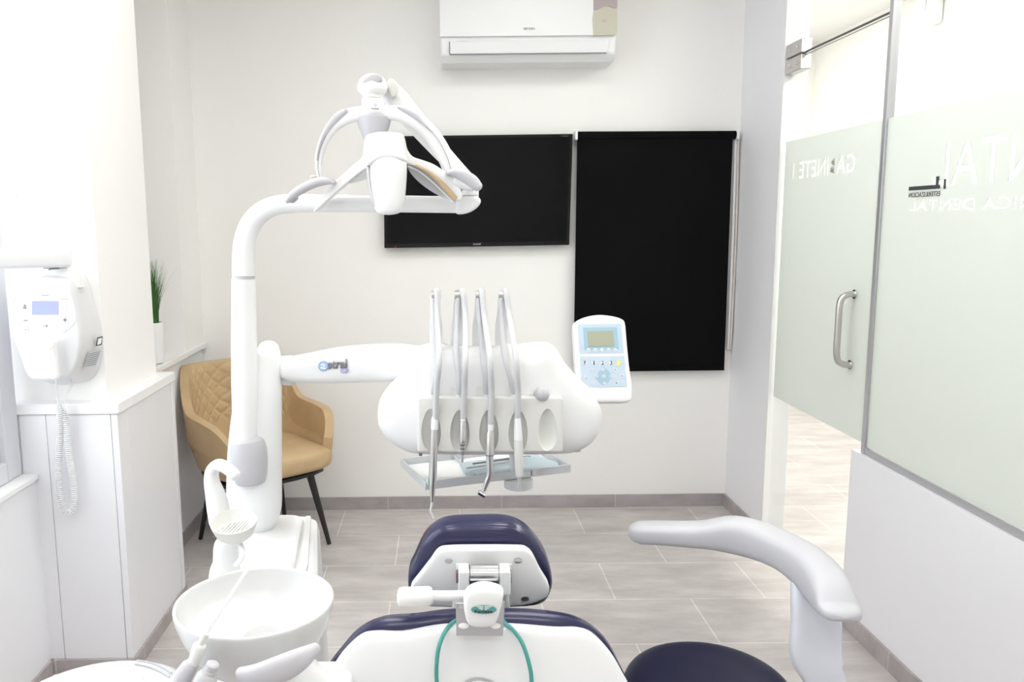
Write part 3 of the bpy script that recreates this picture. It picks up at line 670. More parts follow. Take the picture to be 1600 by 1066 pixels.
b = NB(); rings(b, [[pb(*q, .0018) for q in ellip(586, 164.3, 2.2, 2.2, 16)], [pb(*q, .0018) for q in ellip(586, 164.3, 1.6, 1.6, 16)], [pb(*q, .0024) for q in ellip(586, 164.3, 1.6, 1.6, 16)], [pb(*q, .0024) for q in ellip(586, 164.3, 2.2, 2.2, 16)]], loop=True)
obj('badge_emblem', b, GREYT, t, smooth=False)
def pathY(L_, y, dep): return [(aY(u, v, y), px(r, aY(u, v, y)), dep if isinstance(dep, float) else dep[i]) for i, (u, v, r) in enumerate(L_)]
yk = obj('yoke', loft(NB(), pathY([(500.5, 279, 4), (497.5, 258, 5), (500, 238, 6), (508, 216, 7.5), (522, 196, 10), (543, 182, 11.5), (570, 177, 11), (600, 176.5, 11), (628, 178.5, 12), (655, 193, 13), (678, 216, 13), (695, 244, 12.5), (705, 268, 12), (709, 282, 9)], HY+.01, .016), (0, 1, 0), n=24, e=.8, cap=.6), WHITE, t)
obj('yoke_pad', loft(NB(), pathY([(496, 250, 2), (497, 238, 2.5), (503, 218, 3.5), (513, 200, 5), (527, 183, 6.5), (540, 174, 4.5)], HY-.003, .009), (0, 1, 0), n=16, cap=.8), GREYP, t)
obj('yoke_pad', loft(NB(), pathY([(622, 168, 1.5), (634, 172.5, 4.5), (648, 180.5, 5), (662, 193, 3), (676, 207, 1)], HY-.003, .009), (0, 1, 0), n=16, cap=.8), GREYP, t)
obj('yoke_seam', tube(NB(), [aY(498.8, 277, HY-.009), aY(496.6, 258, HY-.010), aY(500, 235, HY-.010), aY(509, 212, HY-.010)], .0007, 6), GREYT, t)
obj('yoke_seam', tube(NB(), [aY(704.5, 265, HY-.009), aY(698, 244, HY-.010), aY(683, 216, HY-.010), aY(664, 196, HY-.010)], .0007, 6), GREYT, t)
obj('neck_funnel', loft(NB(), vl([(14, 222), (19, 212), (25, 196), (27, 184)], HY+.02, 584), (0, 1, 0), n=32, cap=.1), GREYP, t, label='lavender grey neck')
# wings (reflector housing): extruded bat wing with soft edges
wing = smo([(571, 213), (586, 207), (603, 205.5), (627, 208), (632, 217), (635, 230), (644, 244), (660, 250), (680, 258), (706, 277), (721, 298), (722, 308), (716, 314), (708, 308), (690, 286), (668, 268), (640, 256), (615, 251.5), (591, 255), (566, 267), (537, 290), (512, 312), (490, 332), (499, 312), (515, 293), (530, 277), (549, 260), (566, 245), (569, 229)], 3)
obj('lamp_housing', extrude(NB(), [ph(u, v, .02) for u, v in wing], (0, 1, 0), .05), WHITE, t, bevel=.006, segs=4)
obj('housing_crown', pillow(NB(), [ph(u, v, .018) for u, v in smo([(573, 214), (586, 209), (603, 207.5), (625, 210), (630, 218), (632, 232), (636, 246), (635, 254), (615, 251.5), (591, 254.5), (574, 262), (569, 250), (569, 235)], 4)], (0, -1, 0), .040, .01, .42), WHITE, t)
for sgn, L_ in ((1, [(640, 258), (668, 270), (690, 288), (708, 309), (712, 316), (690, 308), (665, 293), (646, 276), (637, 262)]), (-1, [(592, 258), (580, 262), (566, 270), (545, 286), (566, 282), (582, 276), (592, 272)])):
    obj('lamp_lens', extrude(NB(), [ph(u, v, -.0) for u, v in smo(L_, 4)], (0, 1, 0), .006), LENS, t, smooth=False, label='clear lens')
obj('amber_strip', loft(NB(), pathY([(643, 257.8, 1), (655, 261, 2), (672, 271, 3), (688, 285, 3.6), (702, 300, 4.2), (712, 310.5, 3.4)], HY-.026, .003), (0, 1, 0), n=12, cap=.7), GOLD, t, label='amber brown strip')
obj('lens_frame', loft(NB(), pathY([(638, 260, 1.2), (655, 268, 1.2), (674, 283, 1.2), (692, 300, 1.4), (708, 315, 1.6)], HY-.012, .006), (0, 1, 0), n=10, cap=.7), WHITE, t)
obj('lamp_core', loft(NB(), [(aY(608, 329, HY-.03), px(20.5, h0), .024), (aY(607.5, 315, HY-.03), px(24.5, h0), .029), (aY(607, 290, HY-.03), px(27.5, h0), .032), (aY(606.5, 262, HY-.028), px(29, h0), .033), (aY(606.5, 250, HY-.02), px(28, h0), .03)], (0, 1, 0), n=32, e=.85, cap=.42), WHITE, t)
obj('core_side', loft(NB(), pathY([(576, 262, 4), (579, 290, 4.5), (585, 315, 4), (592, 328, 3)], HY-.03, .015), (0, 1, 0), n=16, cap=.6), GREYP, t)
for nm, L_, y in (('left', [(449, 314, 4.5), (460, 303, 7), (478, 292, 7.5), (497, 284.5, 7.5), (514, 283, 5.5), (523, 286, 3)], HY-.03), ('right', [(699, 270.5, 4), (711, 270, 7), (725, 275, 9), (738, 283, 9.5), (747, 292, 7.5)], HY-.03)):
    h_ = obj('positioning_handle', loft(NB(), pathY(L_, y, .014), (0, 1, 0), n=20, cap=.8), GREYP, t, label='pale grey handle')
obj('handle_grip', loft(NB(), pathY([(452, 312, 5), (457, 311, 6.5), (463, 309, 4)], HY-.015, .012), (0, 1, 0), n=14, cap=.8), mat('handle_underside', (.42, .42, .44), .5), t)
obj('handle_bracket', loft(NB(), pathY([(712, 282, 8), (725, 288, 9), (738, 293, 7)], HY-.01, .02), (0, 1, 0), n=14, cap=.6), WHITE, t)
obj('pivot_cap', lathe(NB(), [(.012, 0), (.012, .008), (.006, .012), (.001, .013)], aY(721, 268, HY), (0, -.3, 1)), WHITE, t)
obj('pivot_cap', lathe(NB(), [(.008, 0), (.008, .006), (.001, .009)], aY(490, 279, HY), (0, -.3, 1)), mat('tan_button', (.55, .47, .43), .5), t)
obj('arm_gap', box(NB(), aY(733, 306, LY).x-.021, aY(733, 306, LY).x+.021, LY-.023, LY-.021, aY(735, 306.2, LY).z, aY(735, 305.4, LY).z), GREYT, t)

# ================================================================== DELIVERY HEAD
DY = 2.03
t = thing('delivery_unit', aY(760, 705, DY), 'white instrument delivery head on a swing arm with hanging handpieces', 'delivery unit')
pd_ = Plane((0, DY, 0), (0, -1, 0))
arm = [(446, 577, 15), (460, 576.5, 20), (490, 574.5, 24), (530, 570.5, 28), (570, 568, 29.5), (620, 566.5, 29.5), (660, 570, 28.5)]
obj('swing_arm', loft(NB(), pathY(arm, DY+.06, .032), (0, 1, 0), n=28, e=.75, cap=.8, k=8), WHITE, t)
obj('arm_knuckle', loft(NB(), vpath([(431, 462, 598), (430, 466, 580), (430, 462, 560)], DY+.08, .8), (0, 1, 0), n=24, cap=.3), WHITE, t)
fp = Plane((0, DY+.026, 0), (0, -1, 0))
ptext('lettering', 'stral', fp, 512, 562.5, 542.5, 577, GREYT, t, off=.0, slope=-1.5, font_off=.04, label='grey logo lettering')
ptext('logo_letter', 'a', fp, 501, 569, 509.5, 577.5, TRIM, t, off=.0022, font_off=.03)
obj('logo_circle', extrude(NB(), [fp(u, v, .0) for u, v in ellip(505.3, 572.3, 7.8, 7.8)], (0, -1, 0), .001), BLUET, t, smooth=False, label='blue logo disc')
obj('logo_disc', extrude(NB(), [fp(u, v, .0011) for u, v in ellip(505.3, 572.3, 6.4, 6.4)], (0, -1, 0), .0006), mat('light_blue_print', (.42, .58, .85), .5), t, smooth=False)
obj('logo_badge', extrude(NB(), [fp(u, v, .0) for u, v in rrect(532, 575.8, 544.5, 583, 3.4)], (0, -1, 0), .001), LILAC, t, smooth=False, label='lilac logo badge')
ptext('badge_lettering', 'LUX', fp, 534.6, 577.6, 542, 581.4, TRIM, t, off=.0014, font_off=.01)
# head body
hb_ = smo([(590, 648), (594, 624), (608, 602), (632, 578), (641, 552), (655, 541), (700, 542), (760, 542), (810, 538), (850, 535), (866, 541), (882, 566), (905, 592), (928, 618), (939, 642), (936, 668), (922, 690), (900, 702), (870, 706), (760, 707), (660, 706), (630, 700), (606, 684), (593, 666)], 4)
obj('head_body', pillow(NB(), [pd_(u, v) for u, v in hb_], (0, -1, 0), .070, .075, .62, 10, pd_(762, 640)), WHITE, t)
obj('head_cap', pillow(NB(), [pd_(u, v, -.02) for u, v in smo([(658, 541), (672, 537), (700, 539), (702, 545), (672, 548), (656, 546)], 4)], (0, -1, 0), .02, .03, .6), WHITE, t)
# front holder panel
FPY = DY-.088
p2 = Plane((0, FPY, 0), (0, -1, 0))
b = extrude(NB(), [p2(u, v) for u, v in rrect(652, 620.5, 880, 708, 5)], (0, 1, 0), .06)
fr = obj('holder_panel', b, WARMW, t, bevel=.006, segs=3)
cut = NB(); GC = [(673.5, 672), (718.5, 674), (764, 674), (809.5, 674), (855.5, 672)]
for u, v in GC:
    c = aY(u, v, FPY-.001); 
    prf = [(max(1e-4, math.sin(pi*i/20)*(.62+.38*(1-i/20)**1.0)), -math.cos(pi*i/20)) for i in range(21)]
    rings(cut, [sec(c + V((0, 0, z*px(34, c))), V((1, 0, 0)), V((0, 1, 0)), r*px(15.5, c)/.83, r*.0165/.83, 28) for r, z in prf])
bpy.context.view_layer.update()
off = OFF[fr]; bmesh.ops.translate(cut, vec=(0, 0, 0), verts=cut.verts)
boolean(fr, cut)
obj('knob', lathe(NB(), [(.018, -.02), (.018, .0), (.0165, .006), (.012, .011), (.006, .014), (.001, .0145)], aY(847, 616, DY-.088+.005), (0, -1, .25)), GREYP, t, label='grey round knob')
for q_ in ((705, 603, 719, 621, 2), (745, 603, 762, 621, 2), (797, 603, 806, 621, 2)): obj('hose_clip', quadlist(NB(), Plane((0, DY-.074, 0), (0, -1, 0)), [q_], 0, .002), WHITE, t)
obj('foot_stud', cyl(NB(), aY(900, 696, DY), aY(900, 705, DY), .012), GREYP, t)
obj('screw', cyl(NB(), aY(657, 709, DY-.05), aY(657, 712, DY-.05), .0045), GREYT, t)
# whips, hoses and handpieces
whips = [((681, 540), (680.5, 462)), ((713, 540), (716, 462)), ((747.5, 540), (749, 462)), ((783, 540), (784.5, 462))]
WY = DY+.05
hose_front = [
 [(683, 458), (683.5, 500), (686, 560), (682, 610), (680.5, 655)],
 [(724, 458), (727, 500), (727, 560), (725.5, 610), (723.5, 653)],
 [(753, 458), (757.5, 500), (765.5, 560), (768, 610), (767, 662)],
 [(791, 458), (797, 500), (806, 560), (809.5, 610), (808.5, 653)]]
hose_back = [
 [(675.5, 618), (681, 580), (679, 520), (676.5, 470)],
 [(717, 618), (718, 590), (713, 550), (714, 500), (716, 468)],
 [(760.5, 618), (758, 580), (751, 520), (747, 470)],
 [(803.5, 617), (798, 590), (787.5, 550), (784, 500), (783, 468)]]
for i, ((a, b2)) in enumerate(whips):
    A, B = aY(*a, WY), aY(*b2, WY-.02)
    w_ = obj('whip_arm', loft(NB(), [(A-V((0, 0, .02)), px(9.5, A), .006), (A.lerp(B, .38), px(9.8, A), .006), (A.lerp(B, .62), px(7.5, A), .005), (B, px(6, A), .005)], (0, 1, 0), n=16, e=.5, cap=.5, k=3), mat('whip_plastic', (.72, .72, .73), .4) if i == 0 else bpy.data.materials['whip_plastic'], t)
    obj('roller', cyl(NB(), B+V((-px(6, B), -.012, .003)), B+V((px(8, B), -.012, .003)), .011), STEEL, w_)
NM = ['slim steel syringe handpiece with long bent white nozzle hanging from the delivery head', 'short metal motor handpiece with dark ribbed coupling hanging from the delivery head', 'silver drill handpiece with bent neck and small round head hanging from the delivery head', 'thick white scaler handpiece with short grey tip hanging from the delivery head']
HPY = FPY-.005
hps = []
for i in range(4):
    f = hose_front[i]; bk = hose_back[i]
    ys = [WY-.045, WY-.07, FPY-.035, FPY-.02, HPY]
    hps.append(thing('handpiece', aY(*f[-1], HPY), NM[i], 'handpiece'))
    pts = [aY(bk[0][0], bk[0][1], DY-.078)] + [aY(u, v, y) for (u, v), y in zip(bk[1:], [DY-.085, DY-.02, WY-.035, WY-.035][:len(bk)-1])]
    if len(bk) == 5: pts = [aY(*bk[0], DY-.078), aY(*bk[1], DY-.085), aY(*bk[2], DY-.06), aY(*bk[3], WY-.05), aY(*bk[4], WY-.035)]
    topu = (bk[-1][0]+f[0][0])/2+1
    pts += [aY(topu, 457.5, WY-.035)] + [aY(u, v, y) for (u, v), y in zip(f, ys)]
    obj('hose', tube(NB(), pts, .0074, 14, 8, cap=0), HOSE, hps[i])
    obj('hose_socket', cyl(NB(), aY(bk[0][0], 616, DY-.078), aY(bk[0][0], 622, DY-.078), .0082), WHITE, hps[i])
def hpart(nm, i, L_, m, y=HPY, cap=.15, **k):
    return obj(nm, loft(NB(), [(aY(u, v, y), px(r, aY(u, v, y)), px(r, aY(u, v, y))) for u, v, r in L_], (.05, 1, .05), n=20, cap=cap, smooth=False), m, hps[i], **k)
SILV = mat('satin_silver', (.66, .65, .64), .28, .85)
hpart('sleeve', 0, [(679.5, 651, 4.2), (679.3, 657, 5.6), (679, 671, 5.8)], WHITE)
hpart('body', 0, [(678.6, 671.5, 5.4), (677.5, 700, 6), (676.3, 745, 6.3), (675.8, 757, 5.2)], SILV)
hpart('nose', 0, [(675.8, 757.5, 5.2), (675.5, 784, 2.9)], SILV)
hpart('button', 0, [(668.5, 749, 2), (668.5, 753, 2.6), (670, 757, 2)], mat('teal_button', (.5, .7, .68), .4), cap=.6)
obj('nozzle', tube(NB(), [aY(675.4, 784, HPY), aY(674, 792, HPY), aY(673, 799, HPY), aY(675, 804, HPY), aY(677.3, 810, HPY)], [.0032, .003, .0027, .0024, .0022], 12), WHITE, hps[0])
hpart('sleeve', 1, [(723.5, 651, 4), (723.5, 658, 4.3)], WHITE)
hpart('body', 1, [(723.6, 658.5, 4.6), (723.5, 665, 5.3), (723.2, 682, 5.6), (723, 689, 5.9), (722.9, 690.5, 5.6)], SILV)
for k_, (v, r) in enumerate(((691.5, 5), (694.5, 4), (697.5, 3.7), (700.5, 3.4), (703.5, 2.6))):
    hpart('coupling_ring', 1, [(722.7-.1*k_, v, r), (722.7-.1*k_, v+1.7, r)], SILV if k_ % 2 == 0 else GREYT, cap=.05)
hpart('coupling', 1, [(722.7, 690, 2.4), (722.3, 711, 2.2)], GREYT)
hpart('tip', 1, [(722.3, 711, 2.4), (722, 722.5, 1.9)], SILV)
hpart('sleeve', 2, [(767, 660, 4.4), (766.5, 672, 4.6)], WHITE)
hpart('body', 2, [(766.4, 672.5, 4.8), (766.2, 677, 6.4), (765.8, 700, 7), (765.4, 710, 6.9)], SILV)
hpart('seam_ring', 2, [(765.4, 710.5, 6.5), (765.4, 711.8, 6.5)], GREYT, cap=.05)
obj('neck', loft(NB(), [(aY(765.2, 712, HPY), .0095, .0095), (aY(765.6, 728, HPY), .0085, .0085), (aY(765.3, 741, HPY), .008, .008), (aY(761, 753, HPY), .007, .007), (aY(756, 767, HPY), .005, .005)], (.05, 1, .05), n=20, cap=.1, k=4), SILV, hps[2])
obj('head', cyl(NB(), aY(747.6, 769.5, HPY), aY(757.4, 775.4, HPY), .0062, .0066), CHROME, hps[2])
hpart('body', 3, [(808.5, 651, 4.6), (809, 660, 5.3), (809.9, 687, 7.1)], WHITE)
hpart('grip', 3, [(809.9, 688, 7.0), (810.4, 700, 7.4), (811, 730, 6.4), (811.5, 744, 5.6)], WARMW)
hpart('tip', 3, [(811.5, 744.5, 3.9), (812, 762.5, 3.1)], GREYP)
# control panel
cpn = Plane(aY(940, 560, DY+.03), (0, -.93, .36))
t3 = t
co = smo([(895.5, 512), (899, 503.5), (915, 496.5), (936, 493.5), (958, 496), (971, 500.5), (975.5, 508), (978, 535), (982, 575), (985.5, 597), (986.5, 618), (982, 627.5), (955, 629), (925, 627), (908, 610), (899, 590), (897, 550)], 4)
obj('control_housing', pillow(NB(), [cpn(u, v) for u, v in co], cpn.n, .012, .035, .22, 8), WHITE, t)
obj('control_arm', loft(NB(), [(aY(915, 625, DY+.06), .02, .02), (aY(880, 640, DY+.05), .025, .025)], (0, 1, 0), cap=.3, smooth=False), WHITE, t)
obj('control_film', quadlist(NB(), cpn, [], 0, 0) if False else extrude(extrude(NB(), [cpn(u, v, .0124) for u, v in ((903, 507), (970.5, 506), (974.5, 551.5), (905.5, 552.5))], cpn.n, .0008), [cpn(u, v, .0124) for u, v in ((906, 557.5), (975, 556.5), (980, 604), (922, 605.5), (908, 593))], cpn.n, .0008), PALEB, t, smooth=False, label='pale blue key panel')
obj('display_surround', extrude(NB(), [cpn(u, v, .0133) for u, v in ((911, 512), (964, 511.5), (967, 546), (913.5, 547))], cpn.n, .0005), MIDB, t, smooth=False)
obj('display', extrude(NB(), [cpn(u, v, .0139) for u, v in ((917.5, 517.5), (957.5, 517), (960, 541), (919.5, 541.8))], cpn.n, .0006), LCD, t, smooth=False, label='olive lcd display')
obj('key_cross', extrude(NB(), [cpn(u, v, .0133) for u, v in smo([(932, 589), (938, 578), (943, 575), (949, 578), (955, 588), (950, 598), (944, 602), (937, 598)], 3)], cpn.n, .0004), MIDB, t, smooth=False)
for u, v, r in ((914, 567, 3.6), (928, 567, 3.6), (941.5, 567, 3.6), (955, 567, 3.6), (924, 578, 3), (942, 578, 3), (961.5, 578, 3), (915.5, 589, 3.3), (932, 588.5, 3), (943.3, 588.5, 3.4), (954.5, 588, 3), (972, 587.5, 3), (926, 599, 3), (944.5, 599, 3), (963.5, 598.5, 3), (919.5, 546.5, 2.8), (930, 546.5, 2.8), (940.5, 546.5, 2.8), (951, 546.5, 2.8), (961, 546.5, 2.8)):
    obj('key', extrude(NB(), [cpn(*q, .0139) for q in ellip(u, v, r*.92, r*.8, 16)], cpn.n, .0005), WHITE, t, smooth=False)
def ks(bm): obj('key_symbol', bm, GREYT, t, smooth=False)
for u, v in ((919.5, 546.8), (930, 546.8), (951, 546.8), (961, 546.5)): ks(extrude(NB(), [cpn(u+dx, v+dy, .0146) for dx, dy in ((-1.1, .8), (0, -1), (1.1, .8))], cpn.n, .0003))
for u, v in ((924, 578), (915.5, 589), (932, 588.5), (943.3, 588.5), (954.5, 588), (944.5, 599), (926, 599), (942, 578)):
    o1 = [cpn(*q, .0146) for q in ellip(u, v, 1.7, 1.7, 12)]; o2 = [cpn(*q, .0146) for q in ellip(u, v, 1.2, 1.2, 12)]
    ks(rings(NB(), [o1, o2, [p+cpn.n*.0003 for p in o2], [p+cpn.n*.0003 for p in o1]], loop=True))
for u, v in ((961.5, 578), (972, 587.5)): ks(extrude(NB(), [cpn(*q, .0146) for q in rrect(u-1.4, v-1, u+1.4, v+1, .3, 2)], cpn.n, .0003))
ks(extrude(NB(), [cpn(*q, .0146) for q in ellip(963.5, 598.5, 1.6, 1.4, 12)], cpn.n, .0003))
for s_, u in (('P', 914), ('1', 928), ('2', 941.5), ('3', 955)):
    ptext('key_numeral', s_, cpn, u-1.6 + (.8 if s_ == '1' else 0), 564.0, u+1.7 - (.7 if s_ == '1' else 0), 570, DARKT, t, off=.0146, font_off=.01)
obj('yellow_key', extrude(NB(), [cpn(u, v, .0139) for u, v in smo([(964, 564), (967, 563), (968.5, 566), (971, 567), (968.5, 569), (967, 572), (964, 571)], 3)], cpn.n, .0005), YEL, t, smooth=False)
# tray
TZ = .845
A, B, D3 = aZ(627, 729, TZ), aZ(666, 758, TZ), aZ(889, 731, TZ)
ex = (D3-B); ey = (A-B); ey = ey - ex*(ey.dot(ex)/ex.dot(ex)); ey = ey.normalized()*.21; exn = ex.normalized(); eyn = ey.normalized()
tt = thing('instrument_tray', (B+ex*.5+ey*.5), 'shallow white instrument tray below the delivery head', 'tray')
zv = V((0, 0, 1)); mc = B + ex*.5 + ey*.5
b = NB(); obox(b, mc-zv*.010, ex*.5, ey*.5, zv*.002); base = obj('tray_base', b, TRAYM, tt, bevel=.002)
b = NB()
obox(b, B+ex*.5-zv*.001-eyn*.002, ex*.5+exn*.004, eyn*.002, zv*.011); obox(b, B+ex*.5+ey-zv*.001+eyn*.002, ex*.5+exn*.004, eyn*.002, zv*.011)
obox(b, B+ey*.5-exn*.002-zv*.001, exn*.002, ey*.5, zv*.011); obox(b, B+ex+ey*.5+exn*.002-zv*.001, exn*.002, ey*.5, zv*.011)
obj('tray_rim', b, TRAYE, tt, bevel=.001)
obj('tray_divider', obox(NB(), B+ex*.38+ey*.5-zv*.004, exn*.0012, ey*.5, zv*.005), TRAYE, tt)
for f_ in (.42, .72): obj('rim_notch', obox(NB(), B+ex*f_-eyn*.0046-zv*.001, exn*.0012, eyn*.0008, zv*.008), GREYT, tt, smooth=False)
kc = B + ex*.63 + eyn*.028; 
obj('tray_support', lathe(NB(), [(.034, -.036), (.038, -.034), (.038, -.016), (.036, -.0135), (.001, -.0135)], kc-eyn*.03), mat('support_grey', (.66, .66, .67), .4), tt)
obj('support_post', loft(NB(), [(aY(806, 735, B.y+.11)-zv*.0, .014, .014), (aY(806, 700, B.y+.11), .02, .02)], (0, 1, 0), cap=.1, smooth=False), WHITE, tt)
po = thing('sterile_pouch', B+ex*.62+ey*.5, 'pale blue transparent sterile pouch lying on the tray', 'pouch')
pc = B + ex*.66 + ey*.45 - zv*.003
ol = [pc + exn*(x*.135) + eyn*(y*.065) for x, y in smo([(-1, -.6), (-.6, -1), (0, -.85), (.6, -1), (1, -.7), (.9, .2), (.8, .9), (0, .8), (-.8, .9), (-.95, .2)], 3)]
obj('film', pillow(NB(), ol, (0, 0, 1), .010, .003, .9), POUCH, po)
obj('seal', extrude(NB(), [pc + zv*.0072 + exn*(x*.135) + eyn*(y*.065) for x, y in ((.45, -.5), (.62, -.5), (.62, .5), (.45, .5))], (0, 0, 1), .0006), MIDB, po, smooth=False)
for k_, (a, c, m_, lb) in enumerate(((-.35, -.55, STEEL, 'steel mirror handle lying on the sterile pouch, nearer the camera'), (-.05, -.4, mat('dark_steel', (.25, .26, .28), .3, .9), 'dark steel probe lying on the sterile pouch, farther from the camera'))):
    p = pc + zv*.0155 + eyn*(c*.065+k_*.02); th2 = thing('dental_instrument', p, lb, 'dental instrument')
    obj('shank', cyl(NB(), p-exn*.10+exn*(a*.1), p+exn*.05+exn*(a*.1)+eyn*.012, .0026, n=12), m_, th2)
    obj('tip', tube(NB(), [p+exn*.05+exn*(a*.1)+eyn*.012, p+exn*.065+exn*(a*.1)+eyn*.014, p+exn*.075+exn*(a*.1)+eyn*.008], .0012, 8), m_, th2)

# ================================================================== DENTAL CHAIR
CHY = 1.46
t = thing('dental_chair', (.06, 1.7, 0), 'navy and white dental patient chair seen from behind its headrest', 'dental chair')
pc1 = Plane((0, 1.60, .85), (0, -.98, -.20))
nav = smo([(639, 915), (639, 890), (647, 872), (661, 842), (677, 825), (700, 815), (745, 812.5), (790, 813), (818, 823), (838, 842), (853, 866), (861, 892), (860, 915), (845, 935), (800, 940), (745, 941), (690, 940), (655, 935)], 4)
hbk = Plane((0, 1.66, .85), (0, -.98, -.20))
obj('headrest_cushion', pillow(NB(), [hbk(u, v) for u, v in nav], hbk.n, .036, .045, .45, 10), NAVY, t)
sh = smo([(684, 862), (700, 857.5), (750, 856.5), (810, 857), (824, 860), (833, 869), (845, 893), (857, 913), (857, 925), (850, 933), (825, 942), (790, 945), (745, 945), (700, 946), (665, 944), (647, 932), (642, 918), (655, 900), (672, 878)], 4)
obj('headrest_shell', pillow(NB(), [pc1(u, v) for u, v in sh], pc1.n, .008, .02, .25, 8), WHITE, t)
for u, v, m_ in ((701, 876.5, GREYP), (809, 876, STEEL), (820.5, 935.5, STEEL)):
    obj('screw_cap', lathe(NB(), [(.0085, 0), (.008, .002), (.001, .003)], pc1(u, v, .0085), pc1.n, n=20, sy=.75), m_, t)
# hinge
br = lambda a, c, y: aY(a, c, y)
obj('hinge_plate', extrude(NB(), [pc1(u, v, .009) for u, v in ((712, 880), (800, 880), (796, 918), (716, 918))], pc1.n, .004), TRIM, t, bevel=.002)
obj('hinge_roller', cyl(NB(), pc1(734, 897, .026), pc1(778, 897, .026), px(15.5, pc1(757, 897)), n=36), CHROME, t)
for u0_, u1_ in ((716, 733), (778.5, 796)):
    o_ = obj('hinge_lug', extrude(NB(), [pc1(u, v, .014) for u, v in rrect(u0_, 879, u1_, 916, 3)], pc1.n, .032), WHITE, t, bevel=.006, segs=3)
    uu = u0_-2.0 if u0_ < 740 else u1_+1
    obj('hinge_bolt', extrude(NB(), [pc1(u, v, .012) for u, v in rrect(uu-1.5, 890, uu+2, 906, 1)], pc1.n, .012), mat('bolt_brown', (.3, .2, .17), .4, .5) if u0_ < 740 else STEEL, t)
b1 = Plane((0, 1.455, .77), (0, -1, -.02))
obj('hinge_side', extrude(NB(), [pc1(u, v, .0) for u, v in smo([(708, 935), (712, 925), (722, 917), (788, 917), (794, 930), (796, 950), (790, 968), (712, 970), (706, 955)], 4)], pc1.n, .02), TRIM, t, bevel=.006, segs=3)
obj('bracket_plate', extrude(NB(), [b1(u, v, .001) for u, v in ((712, 938), (788, 938), (785, 989), (713, 989))], b1.n, .012), mat('bracket_steel', (.50, .50, .53), .3, .8), t, bevel=.001)
obj('bracket_cover', pillow(NB(), [b1(u, v, .013) for u, v in smo([(726, 925), (732, 917), (745, 911), (758, 909.5), (772, 912), (786, 920), (783, 940), (778, 958), (772, 970), (760, 974), (742, 974), (731, 969), (726, 955), (724, 940)], 4)], b1.n, .024, .008, .4, 8), WHITE, t)
for u, v, r in ((720.5, 947.5, 3.6), (783, 946, 3)):
    obj('screw', lathe(NB(), [(px(r, b1(u, v)), 0), (px(r, b1(u, v)), .003), (.001, .004)], b1(u, v, .013), b1.n, n=16), STEEL, t)
for u in (724.5, 774): obj('screw_cap', lathe(NB(), [(px(8.5, b1(u, 978)), 0), (px(8, b1(u, 978)), .003), (.001, .005)], b1(u, 978, .013), (0, -1, .4), n=24, sy=.55), TRIM, t)
lp = Plane(b1(755, 953, .0378), b1.n)
obj('logo_plate', extrude(NB(), [lp(u, v) for u, v in ellip(756, 952.5, 20, 6.6)], b1.n, .0015), TEALF, t, smooth=False, label='teal oval logo plate')
ptext('logo_lettering', 'Fedesa', lp, 741.5, 953.5, 770, 958, DARKT, t, off=.0018, font_off=.01)
obj('logo_emblem', quadlist(NB(), lp, [(744.5, 947.6, 755, 948.8, .4), (757, 947.6, 768, 948.8, .4), (748, 950, 755, 951.2, .4), (757, 950, 764.5, 951.2, .4), (751, 952.2, 755, 953, .3), (757, 952.2, 761, 953, .3)], .0018, .0004), TRIM, t, smooth=False)
kp = [aY(u, v, 1.50) for u, v in ((727, 931), (700, 931), (675, 931))]
obj('knob_shaft', cyl(NB(), kp[0], kp[2], px(8, kp[1])), WHITE, t)
obj('locking_knob', loft(NB(), [(aY(674, 931, 1.5), px(13.5, kp[0]), px(13.5, kp[0])), (aY(668, 931.5, 1.5), px(15, kp[0]), px(15, kp[0])), (aY(630, 933, 1.5), px(15, kp[0]), px(15, kp[0])), (aY(624, 933, 1.5), px(14, kp[0]), px(14, kp[0]))], (0, 1, 0), n=28, cap=.25, smooth=False), mat('knob_white', (.80, .795, .79), .4), t)
# backrest: shell and upholstery, leaning; continues down to the seat
bp = Plane((0, 1.50, .75), (0, -.97, .22))
wsh = [(505, 1070), (515, 1050), (534, 1021), (562, 995), (587, 989), (628, 989.5), (675, 981), (713, 977.5), (795, 977.5), (868, 983), (903, 983.5), (928, 992), (953, 1018), (972, 1050), (984, 1075), (996, 1130), (994, 1300), (970, 1500), (750, 1520), (520, 1500), (492, 1300), (490, 1130)]
nv_ = [(501, 1066), (512, 1040), (531, 1014), (562, 980), (600, 963), (650, 959), (706, 952), (795, 951), (843, 953.5), (890, 960), (922, 975), (950, 1003), (974, 1050), (986, 1075), (1004, 1130), (1002, 1300), (978, 1490), (750, 1510), (512, 1490), (484, 1300), (482, 1130)]
bp2 = Plane(V(bp.p)+V((0, .055, 0)), bp.n)
obj('backrest_shell', pillow(NB(), [bp(u, v) for u, v in smo(wsh, 4)], bp.n, .022, .03, .22, 8), WHITE, t)
obj('backrest_upholstery', pillow(NB(), [bp2(u, v) for u, v in smo(nv_, 4)], bp.n, .03, .03, .5, 8), NAVY, t)
b = NB(); rg = [bp(*q, .0225) for q in ellip(748, 1076, 29, 17.5, 40)]; rg2 = [bp(*q, .0225) for q in ellip(748, 1076, 25.5, 15, 40)]
rings(b, [rg, [p+bp.n*.003 for p in rg], [p+bp.n*.003 for p in rg2], rg2], loop=True); obj('hub_ring', b, mat('hub_grey', (.50, .50, .52), .3, .5), t)
obj('hub_cap', pillow(NB(), [bp(*q, .022) for q in ellip(748, 1077, 23, 13.5, 30)], bp.n, .006, .004, .5), WHITE, t)
so = [V((x, y, .40)) for x, y in smo([(-.16, 1.66), (.27, 1.66), (.28, 1.80), (.25, 1.93), (.06, 1.97), (-.14, 1.93), (-.17, 1.80)], 4)]
obj('seat', pillow(NB(), so, (0, 0, 1), .05, .05, .5), NAVY, t)
